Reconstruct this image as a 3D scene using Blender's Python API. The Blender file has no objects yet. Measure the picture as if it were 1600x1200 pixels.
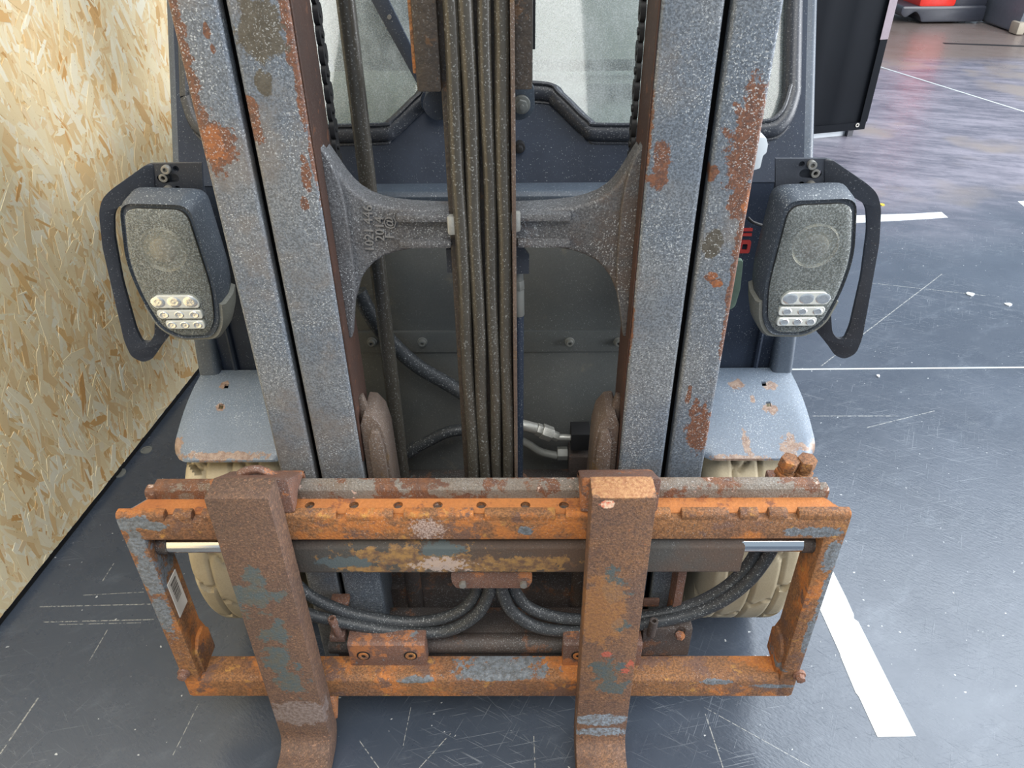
import bpy, bmesh, math, random
from mathutils import Vector, Matrix, noise
from mathutils.geometry import tessellate_polygon
random.seed(7)
scene = bpy.context.scene
COL = scene.collection
V = Vector

# ------------------------------------------------------------------ camera
F_PX = 1191.18
PITCH, YAW, ROLL = 0.6051, 0.0127, -0.01152
CAM = V((0.0532, -0.8665, 1.547))
def _basis():
    f = V((0, math.cos(PITCH), -math.sin(PITCH))); r = V((1, 0, 0)); u = r.cross(f)
    c, s = math.cos(ROLL), math.sin(ROLL)
    r, u = c*r + s*u, -s*r + c*u
    R = Matrix.Rotation(YAW, 3, 'Z')
    return R @ r, R @ u, R @ f
CR, CU, CF = _basis()
cd = bpy.data.cameras.new('camera'); cam = bpy.data.objects.new('camera', cd); COL.objects.link(cam)
cd.sensor_width = 36.0; cd.lens = 36.0*F_PX/1600; cd.clip_start = 0.02; cd.clip_end = 200
m = Matrix((CR, CU, -CF)).transposed().to_4x4(); m.translation = CAM
cam.matrix_world = m
scene.camera = cam
def pt(ax, val, px, py):
    """point of the place on the plane ax = val seen at a photo pixel (used as a tape measure)"""
    d = CF + CR*((px-800)/F_PX) - CU*((py-600)/F_PX)
    i = 'xyz'.index(ax)
    return CAM + d*((val-CAM[i])/d[i])

# ------------------------------------------------------------------ light
w = bpy.data.worlds.new('hall_daylight'); scene.world = w; w.use_nodes = True
bg = w.node_tree.nodes['Background']; bg.inputs[0].default_value = (0.70, 0.84, 1.0, 1); bg.inputs[1].default_value = 0.55
def area(name, loc, target, sx, sy, power, color):
    l = bpy.data.lights.new(name, 'AREA'); l.shape = 'RECTANGLE'; l.size = sx; l.size_y = sy; l.energy = power; l.color = color
    o = bpy.data.objects.new(name, l); COL.objects.link(o); o.location = loc
    o.rotation_euler = (V(target)-V(loc)).to_track_quat('-Z', 'Y').to_euler()
    return o
area('roof_skylight', (5.3, 3.1, 5.6), (5.3, 3.1, 0.0), 6.0, 6.0, 700, (0.86, 0.93, 1.0))
area('front_skylight', (0.4, -2.7, 5.6), (0.1, 0.1, 0.4), 5.5, 2.6, 330, (1.0, 0.97, 0.92))
area('side_door_daylight', (8.5, -0.6, 2.6), (-1.0, 0.6, 0.7), 6.5, 4.4, 1250, (0.97, 0.98, 1.0))
scene.view_settings.view_transform = 'Standard'; scene.view_settings.look = 'None'
scene.view_settings.exposure = 0.1; scene.view_settings.gamma = 1.0
scene.view_settings.use_curve_mapping = False
scene.cycles.max_bounces = 7; scene.cycles.diffuse_bounces = 3; scene.cycles.glossy_bounces = 3; scene.cycles.transparent_max_bounces = 8

# ------------------------------------------------------------------ materials
def S(r, g, b):
    f = lambda c: ((c/255+0.055)/1.055)**2.4 if c > 10 else c/255/12.92
    return (f(r), f(g), f(b), 1)
class G:
    def __init__(s, name):
        s.m = bpy.data.materials.new(name); s.m.use_nodes = True; s.t = s.m.node_tree
        s.b = s.t.nodes['Principled BSDF']; s.out = s.t.nodes['Material Output']
        s.co = s.n('ShaderNodeTexCoord').outputs['Object']
    def n(s, t): return s.t.nodes.new(t)
    def k(s, a, b): s.t.links.new(a, b)
    def put(s, sock, v):
        if hasattr(v, 'links'): s.k(v, sock)
        else: sock.default_value = v
    def math(s, op, a, b=0.0, c=None, clamp=False):
        n = s.n('ShaderNodeMath'); n.operation = op; n.use_clamp = clamp
        s.put(n.inputs[0], a); s.put(n.inputs[1], b)
        if c is not None: s.put(n.inputs[2], c)
        return n.outputs[0]
    def vm(s, op, a, b):
        n = s.n('ShaderNodeVectorMath'); n.operation = op; s.put(n.inputs[0], a); s.put(n.inputs[1], b)
        return n
    def step(s, v, lo, hi):
        n = s.n('ShaderNodeMapRange'); n.interpolation_type = 'SMOOTHSTEP'
        s.put(n.inputs[0], v); n.inputs[1].default_value = lo; n.inputs[2].default_value = hi
        return n.outputs[0]
    def noise(s, scale, detail=3, rough=.55, seed=0.0, stretch=None, co=None, rot=None):
        v = co or s.co
        mp = s.n('ShaderNodeMapping'); s.k(v, mp.inputs[0]); mp.inputs[1].default_value = (seed*3.7, seed*1.9, seed*5.3)
        if stretch: mp.inputs[3].default_value = stretch
        if rot:
            mp.vector_type = 'TEXTURE'; mp.inputs[2].default_value = rot
            if stretch: mp.inputs[3].default_value = tuple(1/k_ for k_ in stretch)
        n = s.n('ShaderNodeTexNoise'); n.inputs['Scale'].default_value = scale; n.inputs['Detail'].default_value = detail
        n.inputs['Roughness'].default_value = rough; s.k(mp.outputs[0], n.inputs['Vector'])
        return n.outputs['Fac']
    def mix(s, f, a, b):
        n = s.n('ShaderNodeMix'); n.data_type = 'RGBA'; s.put(n.inputs[0], f)
        s.put(n.inputs[6], a); s.put(n.inputs[7], b); return n.outputs[2]
    def blobs(s, bl, wob=.7, scale=38, seed=0):
        nz = s.math('MULTIPLY', s.math('SUBTRACT', s.noise(scale, 6, .72, seed), .5), wob*2.8)
        acc = None
        for c, r in bl:
            if not hasattr(r, '__len__'): r = (r, r, r)
            d = s.vm('SUBTRACT', s.co, tuple(c)).outputs[0]
            d = s.vm('DIVIDE', d, tuple(r)).outputs[0]
            ln = s.n('ShaderNodeVectorMath'); ln.operation = 'LENGTH'; s.k(d, ln.inputs[0])
            acc = ln.outputs['Value'] if acc is None else s.math('MINIMUM', acc, ln.outputs['Value'])
        return s.step(s.math('ADD', acc, nz), 1.08, .90)
    def bump(s, h, strength, dist=.002, prev=None):
        n = s.n('ShaderNodeBump'); n.inputs['Strength'].default_value = strength; n.inputs['Distance'].default_value = dist
        s.k(h, n.inputs['Height'])
        if prev: s.k(prev, n.inputs['Normal'])
        return n.outputs[0]
def plain(name, c, rough=.5, metal=0., var=.25, vs=30, speck=0, bump=.15, bs=250, coat=0):
    g = G(name)
    dark = (c[0]*(1-var), c[1]*(1-var), c[2]*(1-var), 1); lite = (c[0]*(1+var), c[1]*(1+var), c[2]*(1+var), 1)
    col = g.mix(g.noise(vs, 5, .65), dark, lite)
    if speck: col = g.mix(g.math('MULTIPLY', g.step(g.noise(380, 1, .5, 2), .62, .70), speck), col, S(200, 205, 205))
    g.put(g.b.inputs['Base Color'], col); g.b.inputs['Roughness'].default_value = rough; g.b.inputs['Metallic'].default_value = metal
    if coat: g.b.inputs['Coat Weight'].default_value = coat
    if bump: g.k(g.bump(g.noise(bs, 3), bump, .001), g.b.inputs['Normal'])
    return g.m
def worn(name, base, base2, layers, rough=.62, speck=.5, grain=.35, bump=.5, bs=260, vs=5, metal=0., speckc=(205, 210, 212), st=.60):
    """painted or rusting steel: colour varies slowly, patches lie over it, fine pale grit on top"""
    g = G(name)
    col = g.mix(g.step(g.noise(vs, 4, .6, 1), .36, .64), base, base2)
    rg = rough; hgt = g.noise(bs, 2, .6, 3)
    gr = g.noise(bs*1.25, 2, .7, 9)
    col = g.mix(g.math('MULTIPLY', g.step(gr, .62, .38), grain), col, (.012, .012, .013, 1))
    for i, L in enumerate(layers):
        if 'blobs' in L: mk = g.blobs(L['blobs'], L.get('wob', .5), L.get('s', 38), i+3)
        else:
            mk = g.step(g.noise(L['s'], L.get('d', 6), L.get('r', .70), i*2.3+L.get('seed', 0)+4, L.get('st')), L['t'], L['t']+L.get('w', .04))
        if 'a' in L: mk = g.math('MULTIPLY', mk, L['a'])
        c = g.mix(g.step(g.noise(L.get('vs', 70), 4, .7, i+11), .35, .65), L['c'], L.get('c2', L['c']))
        col = g.mix(mk, col, c)
    if speck:
        sp = g.step(g.noise(410, 1.5, .6, 2), st, st+.07)
        sp = g.math('MULTIPLY', sp, g.step(g.noise(9, 3, .6, 17), .30, .62))
        col = g.mix(g.math('MULTIPLY', sp, speck), col, S(*speckc))
    g.put(g.b.inputs['Base Color'], col); g.b.inputs['Roughness'].default_value = rough; g.b.inputs['Metallic'].default_value = metal
    nb = g.bump(hgt, bump, .0015)
    nb = g.bump(g.noise(45, 4, .6, 6), bump*.35, .003, nb)
    g.k(nb, g.b.inputs['Normal'])
    return g.m
def fp(px, py, y=.17): return pt('y', y, px, py)
def bl(px, py, rx, rz=None, y=.17):
    p = fp(px, py, y); rz = rz or rx
    k = 1.05/1191
    return ((p.x, p.y, p.z), (rx*k, .06, rz*k*1.25))
RUST1, RUST2 = S(118, 72, 48), S(84, 58, 46)
ORNG1, ORNG2 = S(204, 116, 46), S(172, 92, 40)
BROWN1, BROWN2 = S(104, 74, 60), S(74, 56, 49)
M = {}
M['mast'] = worn('mast_paint', S(120, 125, 130), S(104, 114, 126), [
    dict(s=5, t=.48, w=.18, c=S(104, 98, 94), c2=S(118, 114, 110), a=.7),
    dict(s=26, t=.70, w=.03, c=RUST1, c2=RUST2),
    dict(blobs=[bl(270, 30, 14, 30), bl(281, 85, 16, 40), bl(292, 130, 18, 40), bl(300, 185, 18, 50), bl(335, 228, 30, 34), bl(312, 262, 16, 40), bl(326, 330, 8, 60),
                bl(322, 45, 5, 8), bl(332, 76, 4, 6), bl(396, 190, 13, 26), bl(476, 318, 6, 9), bl(478, 275, 8, 20),
                bl(452, 40, 10, 60), bl(468, 140, 7, 50), bl(490, 240, 6, 60), bl(520, 370, 7, 60), bl(540, 470, 7, 60),
                bl(1178, 205, 34, 46), bl(1165, 255, 30, 40), bl(1178, 170, 18, 40), bl(1170, 310, 26, 34), bl(1150, 318, 14, 16), bl(1160, 370, 11, 60), bl(1113, 270, 8, 10),
                bl(1146, 440, 9, 60), bl(1134, 520, 7, 50), bl(1110, 432, 9, 6), bl(1118, 442, 9, 6), bl(1030, 262, 14, 34), bl(1012, 215, 7, 60), bl(1092, 672, 22, 40), bl(1085, 640, 8, 20), bl(1076, 618, 5, 16),
                bl(990, 420, 5, 40), bl(985, 520, 5, 60), bl(345, 608, 5, 5)], wob=1.15, s=48, c=S(116, 78, 58), c2=S(84, 62, 54), vs=160),
    dict(blobs=[bl(335, 228, 18, 22), bl(1113, 432, 8, 5), bl(1120, 443, 8, 5), bl(1170, 318, 9, 16), bl(1188, 330, 8, 16)], wob=1.2, s=60, c=S(150, 94, 56), c2=S(118, 76, 54), vs=160),
    dict(blobs=[bl(405, 45, 34, 34), bl(425, 70, 24, 16), bl(1113, 384, 18, 20), bl(412, 130, 14, 14), bl(520, 330, 10, 30)], wob=.7, c=S(72, 68, 60), c2=S(86, 82, 74)),
], speck=.54, rough=.5, grain=.5, st=.59)
M['wear'] = worn('greased_rail_face', S(72, 48, 38), S(58, 40, 33), [dict(s=40, t=.60, w=.05, c=S(96, 62, 44))], speck=.06, grain=.2, bump=.25)
M['gap_shade'] = plain('rail_gap_shade_black', S(34, 34, 36), .7)  # near black that paints the shade between the mast rails
M['cast'] = worn('cast_grey', S(82, 80, 80), S(96, 98, 102), [dict(s=7, t=.54, w=.12, c=S(78, 70, 66)), dict(s=26, t=.68, w=.05, c=S(84, 66, 58))], speck=.5, grain=.5, st=.60, bump=.7)
M['letter_shading'] = plain('letter_shading_grey', S(108, 107, 106), .6, var=.15)  # lighter than the casting, standing in for shading on the raised letters
M['castbrown'] = worn('cast_brown', S(98, 84, 74), S(84, 70, 62), [dict(s=9, t=.56, w=.10, c=S(96, 76, 52))], speck=.25, grain=.25)
M['blockbrown'] = worn('greasy_brown_steel', S(66, 58, 50), S(54, 48, 43), [dict(s=22, t=.60, w=.06, c=S(82, 62, 44))], speck=.12, grain=.3, rough=.45, bump=.8, bs=120)
M['hose'] = plain('greasy_black_hose', S(64, 61, 55), .30, var=.35, vs=22, speck=.25, bump=.25, bs=180)
M['hose2'] = plain('black_rubber_hose', S(52, 55, 58), .5, var=.2, speck=.4, bump=.15)
M['bluehose'] = plain('blue_black_hose', S(48, 58, 74), .5, var=.2, speck=.3)
M['panel'] = worn('cowl_paint', S(88, 92, 92), S(98, 100, 98), [dict(s=9, t=.62, w=.10, c=S(126, 120, 106), a=.6), dict(s=30, t=.72, w=.03, c=S(150, 136, 110))], speck=.35, grain=.1, bump=.15, st=.66)
M['upper'] = worn('dark_blue_paint', S(38, 46, 60), S(48, 57, 72), [dict(s=14, t=.68, w=.06, c=S(100, 96, 88), a=.6)], speck=.35, grain=.1, bump=.08, rough=.5, st=.66)
M['pillar'] = worn('pillar_paint', S(82, 92, 104), S(70, 80, 92), [dict(s=9, t=.66, w=.05, c=S(92, 72, 56), a=.7)], speck=.4, grain=.2, bump=.1, rough=.42, st=.64)
def fend(px, py, rx, rz, z): 
    p = pt('z', z, px, py); return ((p.x, p.y, p.z), (rx/1000, ry_ := rz/1000, .05))
M['fender'] = worn('fender_paint', S(116, 128, 142), S(104, 117, 132), [
    dict(blobs=[fend(1300-60, 708, 34, 9, .57), fend(1160, 720, 60, 8, .57), fend(1163, 705, 8, 22, .57), fend(1230, 706, 16, 20, .57), fend(1276, 708, 14, 20, .57), fend(1203, 636, 13, 12, .632), fend(1204, 601, 12, 11, .65),
                fend(1150, 606, 14, 12, .64), fend(1172, 640, 6, 8, .61), fend(340, 718, 90, 7, .57), fend(280, 706, 14, 16, .57), fend(345, 636, 9, 9, .632), fend(350, 602, 9, 9, .65)], wob=1.3, s=60, c=S(158, 134, 114), c2=S(124, 92, 70), vs=110, a=.85),
], speck=.6, grain=.18, bump=.25, rough=.40, st=.60)
M['rubber'] = plain('window_rubber', S(50, 54, 62), .42, var=.15, speck=.25, bump=.05)
M['lampbody'] = plain('lamp_housing_plastic', S(70, 77, 86), .5, var=.15, speck=.5, bump=.2)
M['lampgrey'] = plain('lamp_lower_trim', S(118, 118, 110), .55, var=.1, speck=.2)
M['lampback'] = plain('lamp_inner_black', S(52, 53, 52), .4, var=.1, bump=0)
M['chrome'] = plain('chrome', S(225, 228, 230), .12, 1.0, var=.03, bump=0)
M['led'] = plain('led_reflector', S(236, 238, 236), .22, .85, var=.2, vs=160, bump=.5, bs=140)
M['ledrow'] = plain('led_window', S(196, 199, 194), .2, 0., var=.22, vs=120, bump=.3, bs=120, coat=.6)
M['bracket'] = worn('black_bracket_steel', S(46, 50, 58), S(58, 62, 70), [dict(s=18, t=.66, w=.05, c=S(104, 72, 56))], speck=.35, grain=.1, bump=.15, rough=.45, st=.65)
M['bolt'] = plain('galvanised_bolt', S(150, 148, 142), .4, .6, var=.2, bump=.2)
M['dullbolt'] = plain('dull_painted_bolt', S(128, 130, 126), .5, .2, var=.2)
M['fitting'] = plain('silver_fitting', S(168, 168, 162), .42, .5, var=.3, vs=60, speck=.3, bump=.4)
M['black'] = plain('black_steel', S(28, 28, 30), .55, var=.2)
M['tyre'] = worn('cream_tyre', S(178, 166, 140), S(160, 148, 122), [dict(s=14, t=.60, w=.08, c=S(140, 128, 104), a=.8)], speck=.1, grain=.08, bump=.2, rough=.75)
M['rim'] = plain('rim_grey', S(120, 122, 118), .5)
cp = lambda px, py, rx, rz, y=.05: ((pt('y', y, px, py))[:], (rx/1000, .12, rz/1000))
M['carr'] = worn('rusty_carriage', S(134, 94, 66), S(150, 104, 64), [
    dict(s=8, t=.50, w=.10, c=S(184, 116, 56), c2=S(158, 98, 54), vs=160),
    dict(s=15, t=.54, w=.06, c=S(96, 72, 62), c2=S(118, 86, 68), seed=5, vs=200),
    dict(s=28, t=.60, w=.05, c=S(186, 138, 70), c2=S(150, 108, 62), seed=2, a=.8),
    dict(blobs=[cp(200, 818, 44, 14), cp(240, 822, 30, 10), cp(215, 850, 16, 30), cp(235, 900, 20, 60), cp(255, 960, 16, 60), cp(1270, 832, 50, 12), cp(1300, 870, 14, 36), cp(1290, 930, 9, 70), cp(1265, 990, 8, 60),
                cp(1170, 1048, 76, 12), cp(1120, 1066, 40, 7), cp(1210, 1072, 50, 6), cp(780, 1060, 90, 8), cp(650, 1064, 36, 7), cp(850, 1052, 30, 10), cp(350, 1045, 36, 10), cp(820, 828, 16, 10)],
         wob=1.1, s=52, c=S(116, 124, 132), c2=S(88, 90, 92), vs=120),
    dict(blobs=[cp(668, 826, 26, 22), cp(590, 770, 40, 12)], wob=1.4, s=120, c=S(196, 178, 170), c2=S(110, 84, 72), vs=300, a=.8),
    dict(s=44, t=.66, w=.04, c=S(78, 76, 74), seed=8),
], speck=.4, grain=.5, bump=1.0, bs=200, vs=9, rough=.78, st=.64, speckc=(214, 196, 180))
M['trough'] = worn('orange_rust', S(184, 118, 64), S(168, 104, 58), [dict(s=18, t=.55, w=.08, c=S(152, 90, 50), c2=S(120, 80, 60)), dict(s=40, t=.70, w=.03, c=S(110, 90, 84))], speck=.05, grain=.12, bump=.8, bs=150, rough=.8)
M['ridge'] = worn('ridge_rust', S(128, 122, 114), S(116, 96, 78), [dict(s=16, t=.50, w=.05, c=S(116, 78, 54), c2=S(92, 66, 54)), dict(s=30, t=.62, w=.04, c=S(196, 170, 156))], speck=.3, grain=.3, bump=.9, rough=.72)
M['shiftcyl'] = worn('side_shift_cylinder_paint', S(92, 74, 62), S(78, 76, 72), [
    dict(blobs=[cp(640, 870, 120, 26, .07), cp(800, 880, 130, 20, .07), cp(560, 885, 40, 14, .07)], wob=1.8, s=40, c=S(160, 124, 74), c2=S(104, 80, 64), vs=70, a=.9),
    dict(blobs=[cp(690, 880, 40, 16, .07)], wob=2.2, s=110, c=S(182, 166, 158), vs=200, a=.75),
    dict(blobs=[cp(690, 858, 40, 14, .07), cp(540, 876, 50, 14, .07)], wob=.9, s=60, c=S(84, 94, 96))], speck=.35, grain=.2, bump=.5, rough=.65, st=.66)
def fk(px, py, rx, rz):
    q = pt('y', 0, px, py); return ((q.x-(-.3874 if px < 700 else .2138), 0, q.z), (rx/1000, .05, rz/1000))
def forkmat(name, base, base2, green, extra):
    return worn(name, base, base2, [
        dict(s=14, t=.52, w=.14, c=S(92, 70, 62), c2=S(80, 62, 56), a=.6),
        dict(s=110, t=.50, w=.12, c=S(70, 56, 52), c2=S(84, 64, 56), a=.65),
        dict(s=150, t=.58, w=.06, c=S(164, 116, 84), c2=S(150, 120, 100), seed=3, a=.6),
        dict(blobs=green, wob=1.9, s=30, c=S(72, 84, 88), c2=S(86, 84, 76), vs=60),
        ] + extra + [dict(s=80, t=.66, w=.04, c=S(150, 96, 62))], speck=.35, grain=.45, bump=1.0, bs=200, rough=.72, st=.64, speckc=(210, 185, 170))
M['fork_a'] = forkmat('brown_rust_fork', S(118, 89, 70), S(102, 80, 67), [fk(405, 905, 26, 20), fk(395, 935, 44, 32), fk(430, 990, 28, 26), fk(435, 1030, 26, 40), fk(452, 1062, 28, 40)],
    [dict(blobs=[fk(470, 1115, 60, 40)], wob=.8, s=60, c=S(98, 84, 78), c2=S(128, 116, 112), vs=150)])
M['fork_b'] = forkmat('orange_brown_rust_fork', S(136, 98, 68), S(112, 86, 72), [fk(965, 910, 24, 26), fk(962, 930, 14, 26), fk(968, 978, 20, 12), fk(948, 1050, 26, 40), fk(960, 1075, 30, 20)],
    [dict(blobs=[fk(940, 955, 44, 90)], wob=.9, s=50, c=S(156, 110, 62), c2=S(128, 88, 58), vs=150, a=.7),
     dict(blobs=[fk(940, 1143, 60, 14), fk(940, 1125, 50, 20)], wob=.7, s=60, c=S(136, 150, 164), c2=S(96, 92, 90), vs=130),
     dict(blobs=[((0, .025, .738), (.07, .04, .008))], wob=.4, s=70, c=S(176, 134, 94), c2=S(150, 104, 72), vs=120),  # top face painted lighter tan, as if lit from above
     dict(blobs=[fk(949, 788, 12, 8)], wob=.8, s=60, c=S(206, 92, 62), c2=S(226, 206, 180), vs=90),
     dict(blobs=[fk(948, 1023, 9, 7), fk(985, 1038, 7, 10), fk(978, 1048, 8, 6)], wob=2.6, s=130, c=S(186, 84, 66), a=.6)])
M['heel'] = worn('heel_orange_rust', S(176, 116, 70), S(158, 106, 72), [dict(s=30, t=.56, w=.06, c=S(190, 124, 62))], speck=.3, grain=.3, bump=.7, rough=.75)
M['darkrust'] = worn('dark_rusty_steel', S(78, 66, 60), S(66, 62, 60), [dict(s=14, t=.56, w=.06, c=S(102, 72, 54)), dict(s=22, t=.64, w=.05, c=S(104, 106, 106))], speck=.3, grain=.3, bump=.7, rough=.6)
M['rustblock'] = worn('rusty_block', S(130, 92, 74), S(108, 82, 72), [dict(s=16, t=.54, w=.06, c=S(160, 104, 66)), dict(s=24, t=.62, w=.05, c=S(112, 116, 120))], speck=.35, grain=.3, bump=.7)
M['sticker'] = plain('white_label', S(216, 212, 204), .6, var=.1, bump=0)
M['ink'] = plain('black_print', S(60, 52, 46), .7, bump=0)
M['redprint'] = plain('red_print', S(160, 50, 46), .5, bump=0)
M['whiteplastic'] = plain('white_plastic', S(206, 214, 220), .5, var=.08)
M['green'] = plain('green_white_strap', S(110, 132, 118), .6, var=.3, vs=90)
M['hole_shade'] = plain('hole_shade_black', S(16, 15, 15), .8, bump=0)  # near black that paints the shade inside sockets and recesses
M['cabdark'] = plain('cab_dark_trim', S(44, 46, 50), .6)
M['cabpale'] = plain('dusty_pale_trim', S(158, 162, 154), .8, var=.1)
def glassmat():
    g = G('dusty_windscreen')
    st = g.noise(30, 4, .6, 1, (1, 1, .12)); fine = g.noise(420, 2, .6, 2)
    dust = g.math('ADD', g.math('MULTIPLY', g.step(st, .3, .75), .30), g.math('MULTIPLY', g.step(fine, .45, .62), .22))
    dust = g.math('ADD', dust, .24, clamp=True)
    g.b.inputs['Base Color'].default_value = S(168, 177, 178); g.b.inputs['Roughness'].default_value = .28
    tr = g.n('ShaderNodeBsdfTransparent'); tr.inputs[0].default_value = (.86, .92, .90, 1)
    mx = g.n('ShaderNodeMixShader'); g.k(dust, mx.inputs[0]); g.k(tr.outputs[0], mx.inputs[1]); g.k(g.b.outputs[0], mx.inputs[2])
    gl = g.n('ShaderNodeBsdfGlossy'); gl.inputs['Roughness'].default_value = .05
    lw = g.n('ShaderNodeFresnel'); lw.inputs[0].default_value = 1.5
    m2 = g.n('ShaderNodeMixShader'); g.k(lw.outputs[0], m2.inputs[0]); g.k(mx.outputs[0], m2.inputs[1]); g.k(gl.outputs[0], m2.inputs[2])
    g.k(m2.outputs[0], g.out.inputs[0]); return g.m
M['glass'] = glassmat()
def lensmat(name, c, cover):
    g = G(name)
    dust = g.math('ADD', g.math('MULTIPLY', g.step(g.noise(360, 2, .6, 2), .45, .66), .45), g.math('ADD', g.math('MULTIPLY', g.noise(22, 3), .3), cover-.15), clamp=True)
    g.b.inputs['Base Color'].default_value = c; g.b.inputs['Roughness'].default_value = .32; g.b.inputs['Coat Weight'].default_value = .5
    tr = g.n('ShaderNodeBsdfTransparent'); tr.inputs[0].default_value = (.9, .9, .86, 1)
    mx = g.n('ShaderNodeMixShader'); g.k(dust, mx.inputs[0]); g.k(tr.outputs[0], mx.inputs[1]); g.k(g.b.outputs[0], mx.inputs[2])
    g.k(mx.outputs[0], g.out.inputs[0]); return g.m
M['lens'] = lensmat('dusty_lamp_lens', S(150, 156, 156), .20)
def osbmat(strand):
    g = G('wood_strand' if strand else 'board_core')
    if strand:
        geo = g.n('ShaderNodeNewGeometry').outputs['Random Per Island']; oi = g.n('ShaderNodeObjectInfo').outputs['Random']
        rnd = g.math('FRACT', g.math('ADD', geo, oi))
        uv = g.n('ShaderNodeUVMap').outputs[0]
        r = g.n('ShaderNodeValToRGB'); cr = r.color_ramp; g.k(rnd, r.inputs[0])
        stops = [(0, S(214, 166, 104)), (.04, S(238, 204, 150)), (.3, S(248, 226, 180)), (.6, S(253, 237, 198)), (.88, S(255, 248, 224)), (.965, S(243, 206, 146)), (1, S(222, 170, 104))]
        cr.elements[0].position = 0; cr.elements[0].color = stops[0][1]; cr.elements[1].position = 1; cr.elements[1].color = stops[-1][1]
        for p, c in stops[1:-1]: e = cr.elements.new(p); e.color = c
        gr = g.noise(30, 4, .6, 0, (1, 60, 1), co=uv)
        col = g.mix(g.math('MULTIPLY', g.step(gr, .45, .75), .16), r.outputs[0], S(190, 142, 84))
        col = g.mix(g.math('MULTIPLY', g.step(g.noise(140, 2, .5, 5), .70, .76), .5), col, S(150, 106, 60))
        g.k(g.bump(gr, .25, .001), g.b.inputs['Normal'])
    else:
        col = g.mix(g.noise(40, 5, .7, 0, (1, 1, .3)), S(226, 186, 126), S(242, 214, 160))
    g.put(g.b.inputs['Base Color'], col); g.b.inputs['Roughness'].default_value = .62
    return g.m
M['strand'] = osbmat(True); M['osb'] = osbmat(False)
def floormat():
    g = G('scuffed_slate_floor')
    base = g.mix(g.step(g.noise(1.6, 4, .6, 1), .35, .65), S(62, 70, 82), S(72, 80, 92))
    def lines(scale, rot, st, lo, hi, seed):
        return g.step(g.noise(scale, 2, .5, seed, st, rot=(0, 0, rot)), lo, hi)
    sc = None
    for i, (rot, lo) in enumerate(((.2, .655), (1.1, .67), (-.5, .66), (2.3, .68))):
        l = lines(9, rot, (1, 42, 1), lo, lo+.05, i*3.1+1)
        sc = l if sc is None else g.math('MAXIMUM', sc, l)
    sc = g.math('MULTIPLY', sc, g.step(g.noise(2.2, 3, .6, 8), .42, .66))
    scuff = g.math('MULTIPLY', g.step(g.noise(5, 6, .75, 4, (1, 2.4, 1), rot=(0, 0, .6)), .52, .75), .28)
    col = g.mix(scuff, base, S(120, 128, 138))
    col = g.mix(g.math('MULTIPLY', sc, .26), col, S(176, 182, 188))
    dots = g.math('MULTIPLY', g.step(g.noise(75, 2, .5, 6), .735, .75), .8)
    col = g.mix(dots, col, S(205, 208, 208))
    # scratches with a course of their own
    segs = [((0, 1178), (60, 1090), .0035), ((62, 948), (235, 944), .003), ((68, 972), (240, 968), .003), ((92, 976), (220, 973), .002), ((130, 930), (225, 925), .0018),
            ((160, 908), (178, 880), .0025), ((140, 1032), (168, 984), .002), ((1283, 572), (1472, 428), .004), ((1360, 442), (1540, 462), .003), ((1270, 650), (1402, 650), .003), ((1355, 668), (1460, 642), .003), ((1270, 1200), (1100, 1105), .0015),
            ((560, 1155), (592, 1200), .002), ((655, 1200), (704, 1146), .002), ((836, 1200), (834, 1150), .002), ((1102, 1115), (1130, 1200), .0022), ((630, 1165), (642, 1105), .0014), ((270, 1180), (310, 1100), .0015)]
    sx = g.n('ShaderNodeSeparateXYZ'); g.k(g.co, sx.inputs[0])
    acc = None
    for a, b, wd in segs:
        A = pt('z', 0, *a); B = pt('z', 0, *b); D = B-A; L = D.length; D = D/L
        rel = g.vm('SUBTRACT', g.co, (A.x, A.y, 0)).outputs[0]
        t = g.n('ShaderNodeVectorMath'); t.operation = 'DOT_PRODUCT'; g.k(rel, t.inputs[0]); t.inputs[1].default_value = (D.x, D.y, 0)
        c = g.n('ShaderNodeVectorMath'); c.operation = 'DOT_PRODUCT'; g.k(rel, c.inputs[0]); c.inputs[1].default_value = (-D.y, D.x, 0)
        side = g.math('LESS_THAN', g.math('ABSOLUTE', c.outputs['Value']), wd*.5)
        on = g.math('LESS_THAN', g.math('ABSOLUTE', g.math('SUBTRACT', t.outputs['Value'], L/2)), L/2)
        k = g.math('MULTIPLY', side, on)
        acc = k if acc is None else g.math('MAXIMUM', acc, k)
    acc = g.math('MULTIPLY', acc, g.step(g.noise(120, 3, .7, 3), .40, .55))
    col = g.mix(g.math('MULTIPLY', acc, .75), col, S(176, 176, 170))
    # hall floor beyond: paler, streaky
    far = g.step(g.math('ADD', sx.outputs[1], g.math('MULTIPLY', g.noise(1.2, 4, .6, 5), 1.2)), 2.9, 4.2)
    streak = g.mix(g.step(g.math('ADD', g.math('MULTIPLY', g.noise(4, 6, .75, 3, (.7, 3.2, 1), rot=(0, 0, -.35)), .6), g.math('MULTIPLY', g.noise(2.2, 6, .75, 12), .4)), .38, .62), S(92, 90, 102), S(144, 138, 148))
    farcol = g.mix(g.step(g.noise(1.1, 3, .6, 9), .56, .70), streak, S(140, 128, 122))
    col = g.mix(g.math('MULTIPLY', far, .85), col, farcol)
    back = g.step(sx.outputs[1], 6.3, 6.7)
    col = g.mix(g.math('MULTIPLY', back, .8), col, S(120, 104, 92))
    g.put(g.b.inputs['Base Color'], col)
    rg = g.math('ADD', g.math('MULTIPLY', g.noise(7, 5, .7, 2), .22), .17)
    g.put(g.b.inputs['Roughness'], g.math('ADD', rg, g.math('MULTIPLY', far, .02)))
    g.b.inputs['Specular IOR Level'].default_value = .75
    h = g.noise(70, 3, .6, 7, (1, 2.2, 1), rot=(0, 0, -.7))
    nb = g.bump(h, .16, .004)
    nb = g.bump(sc, .25, .002, nb)
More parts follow.
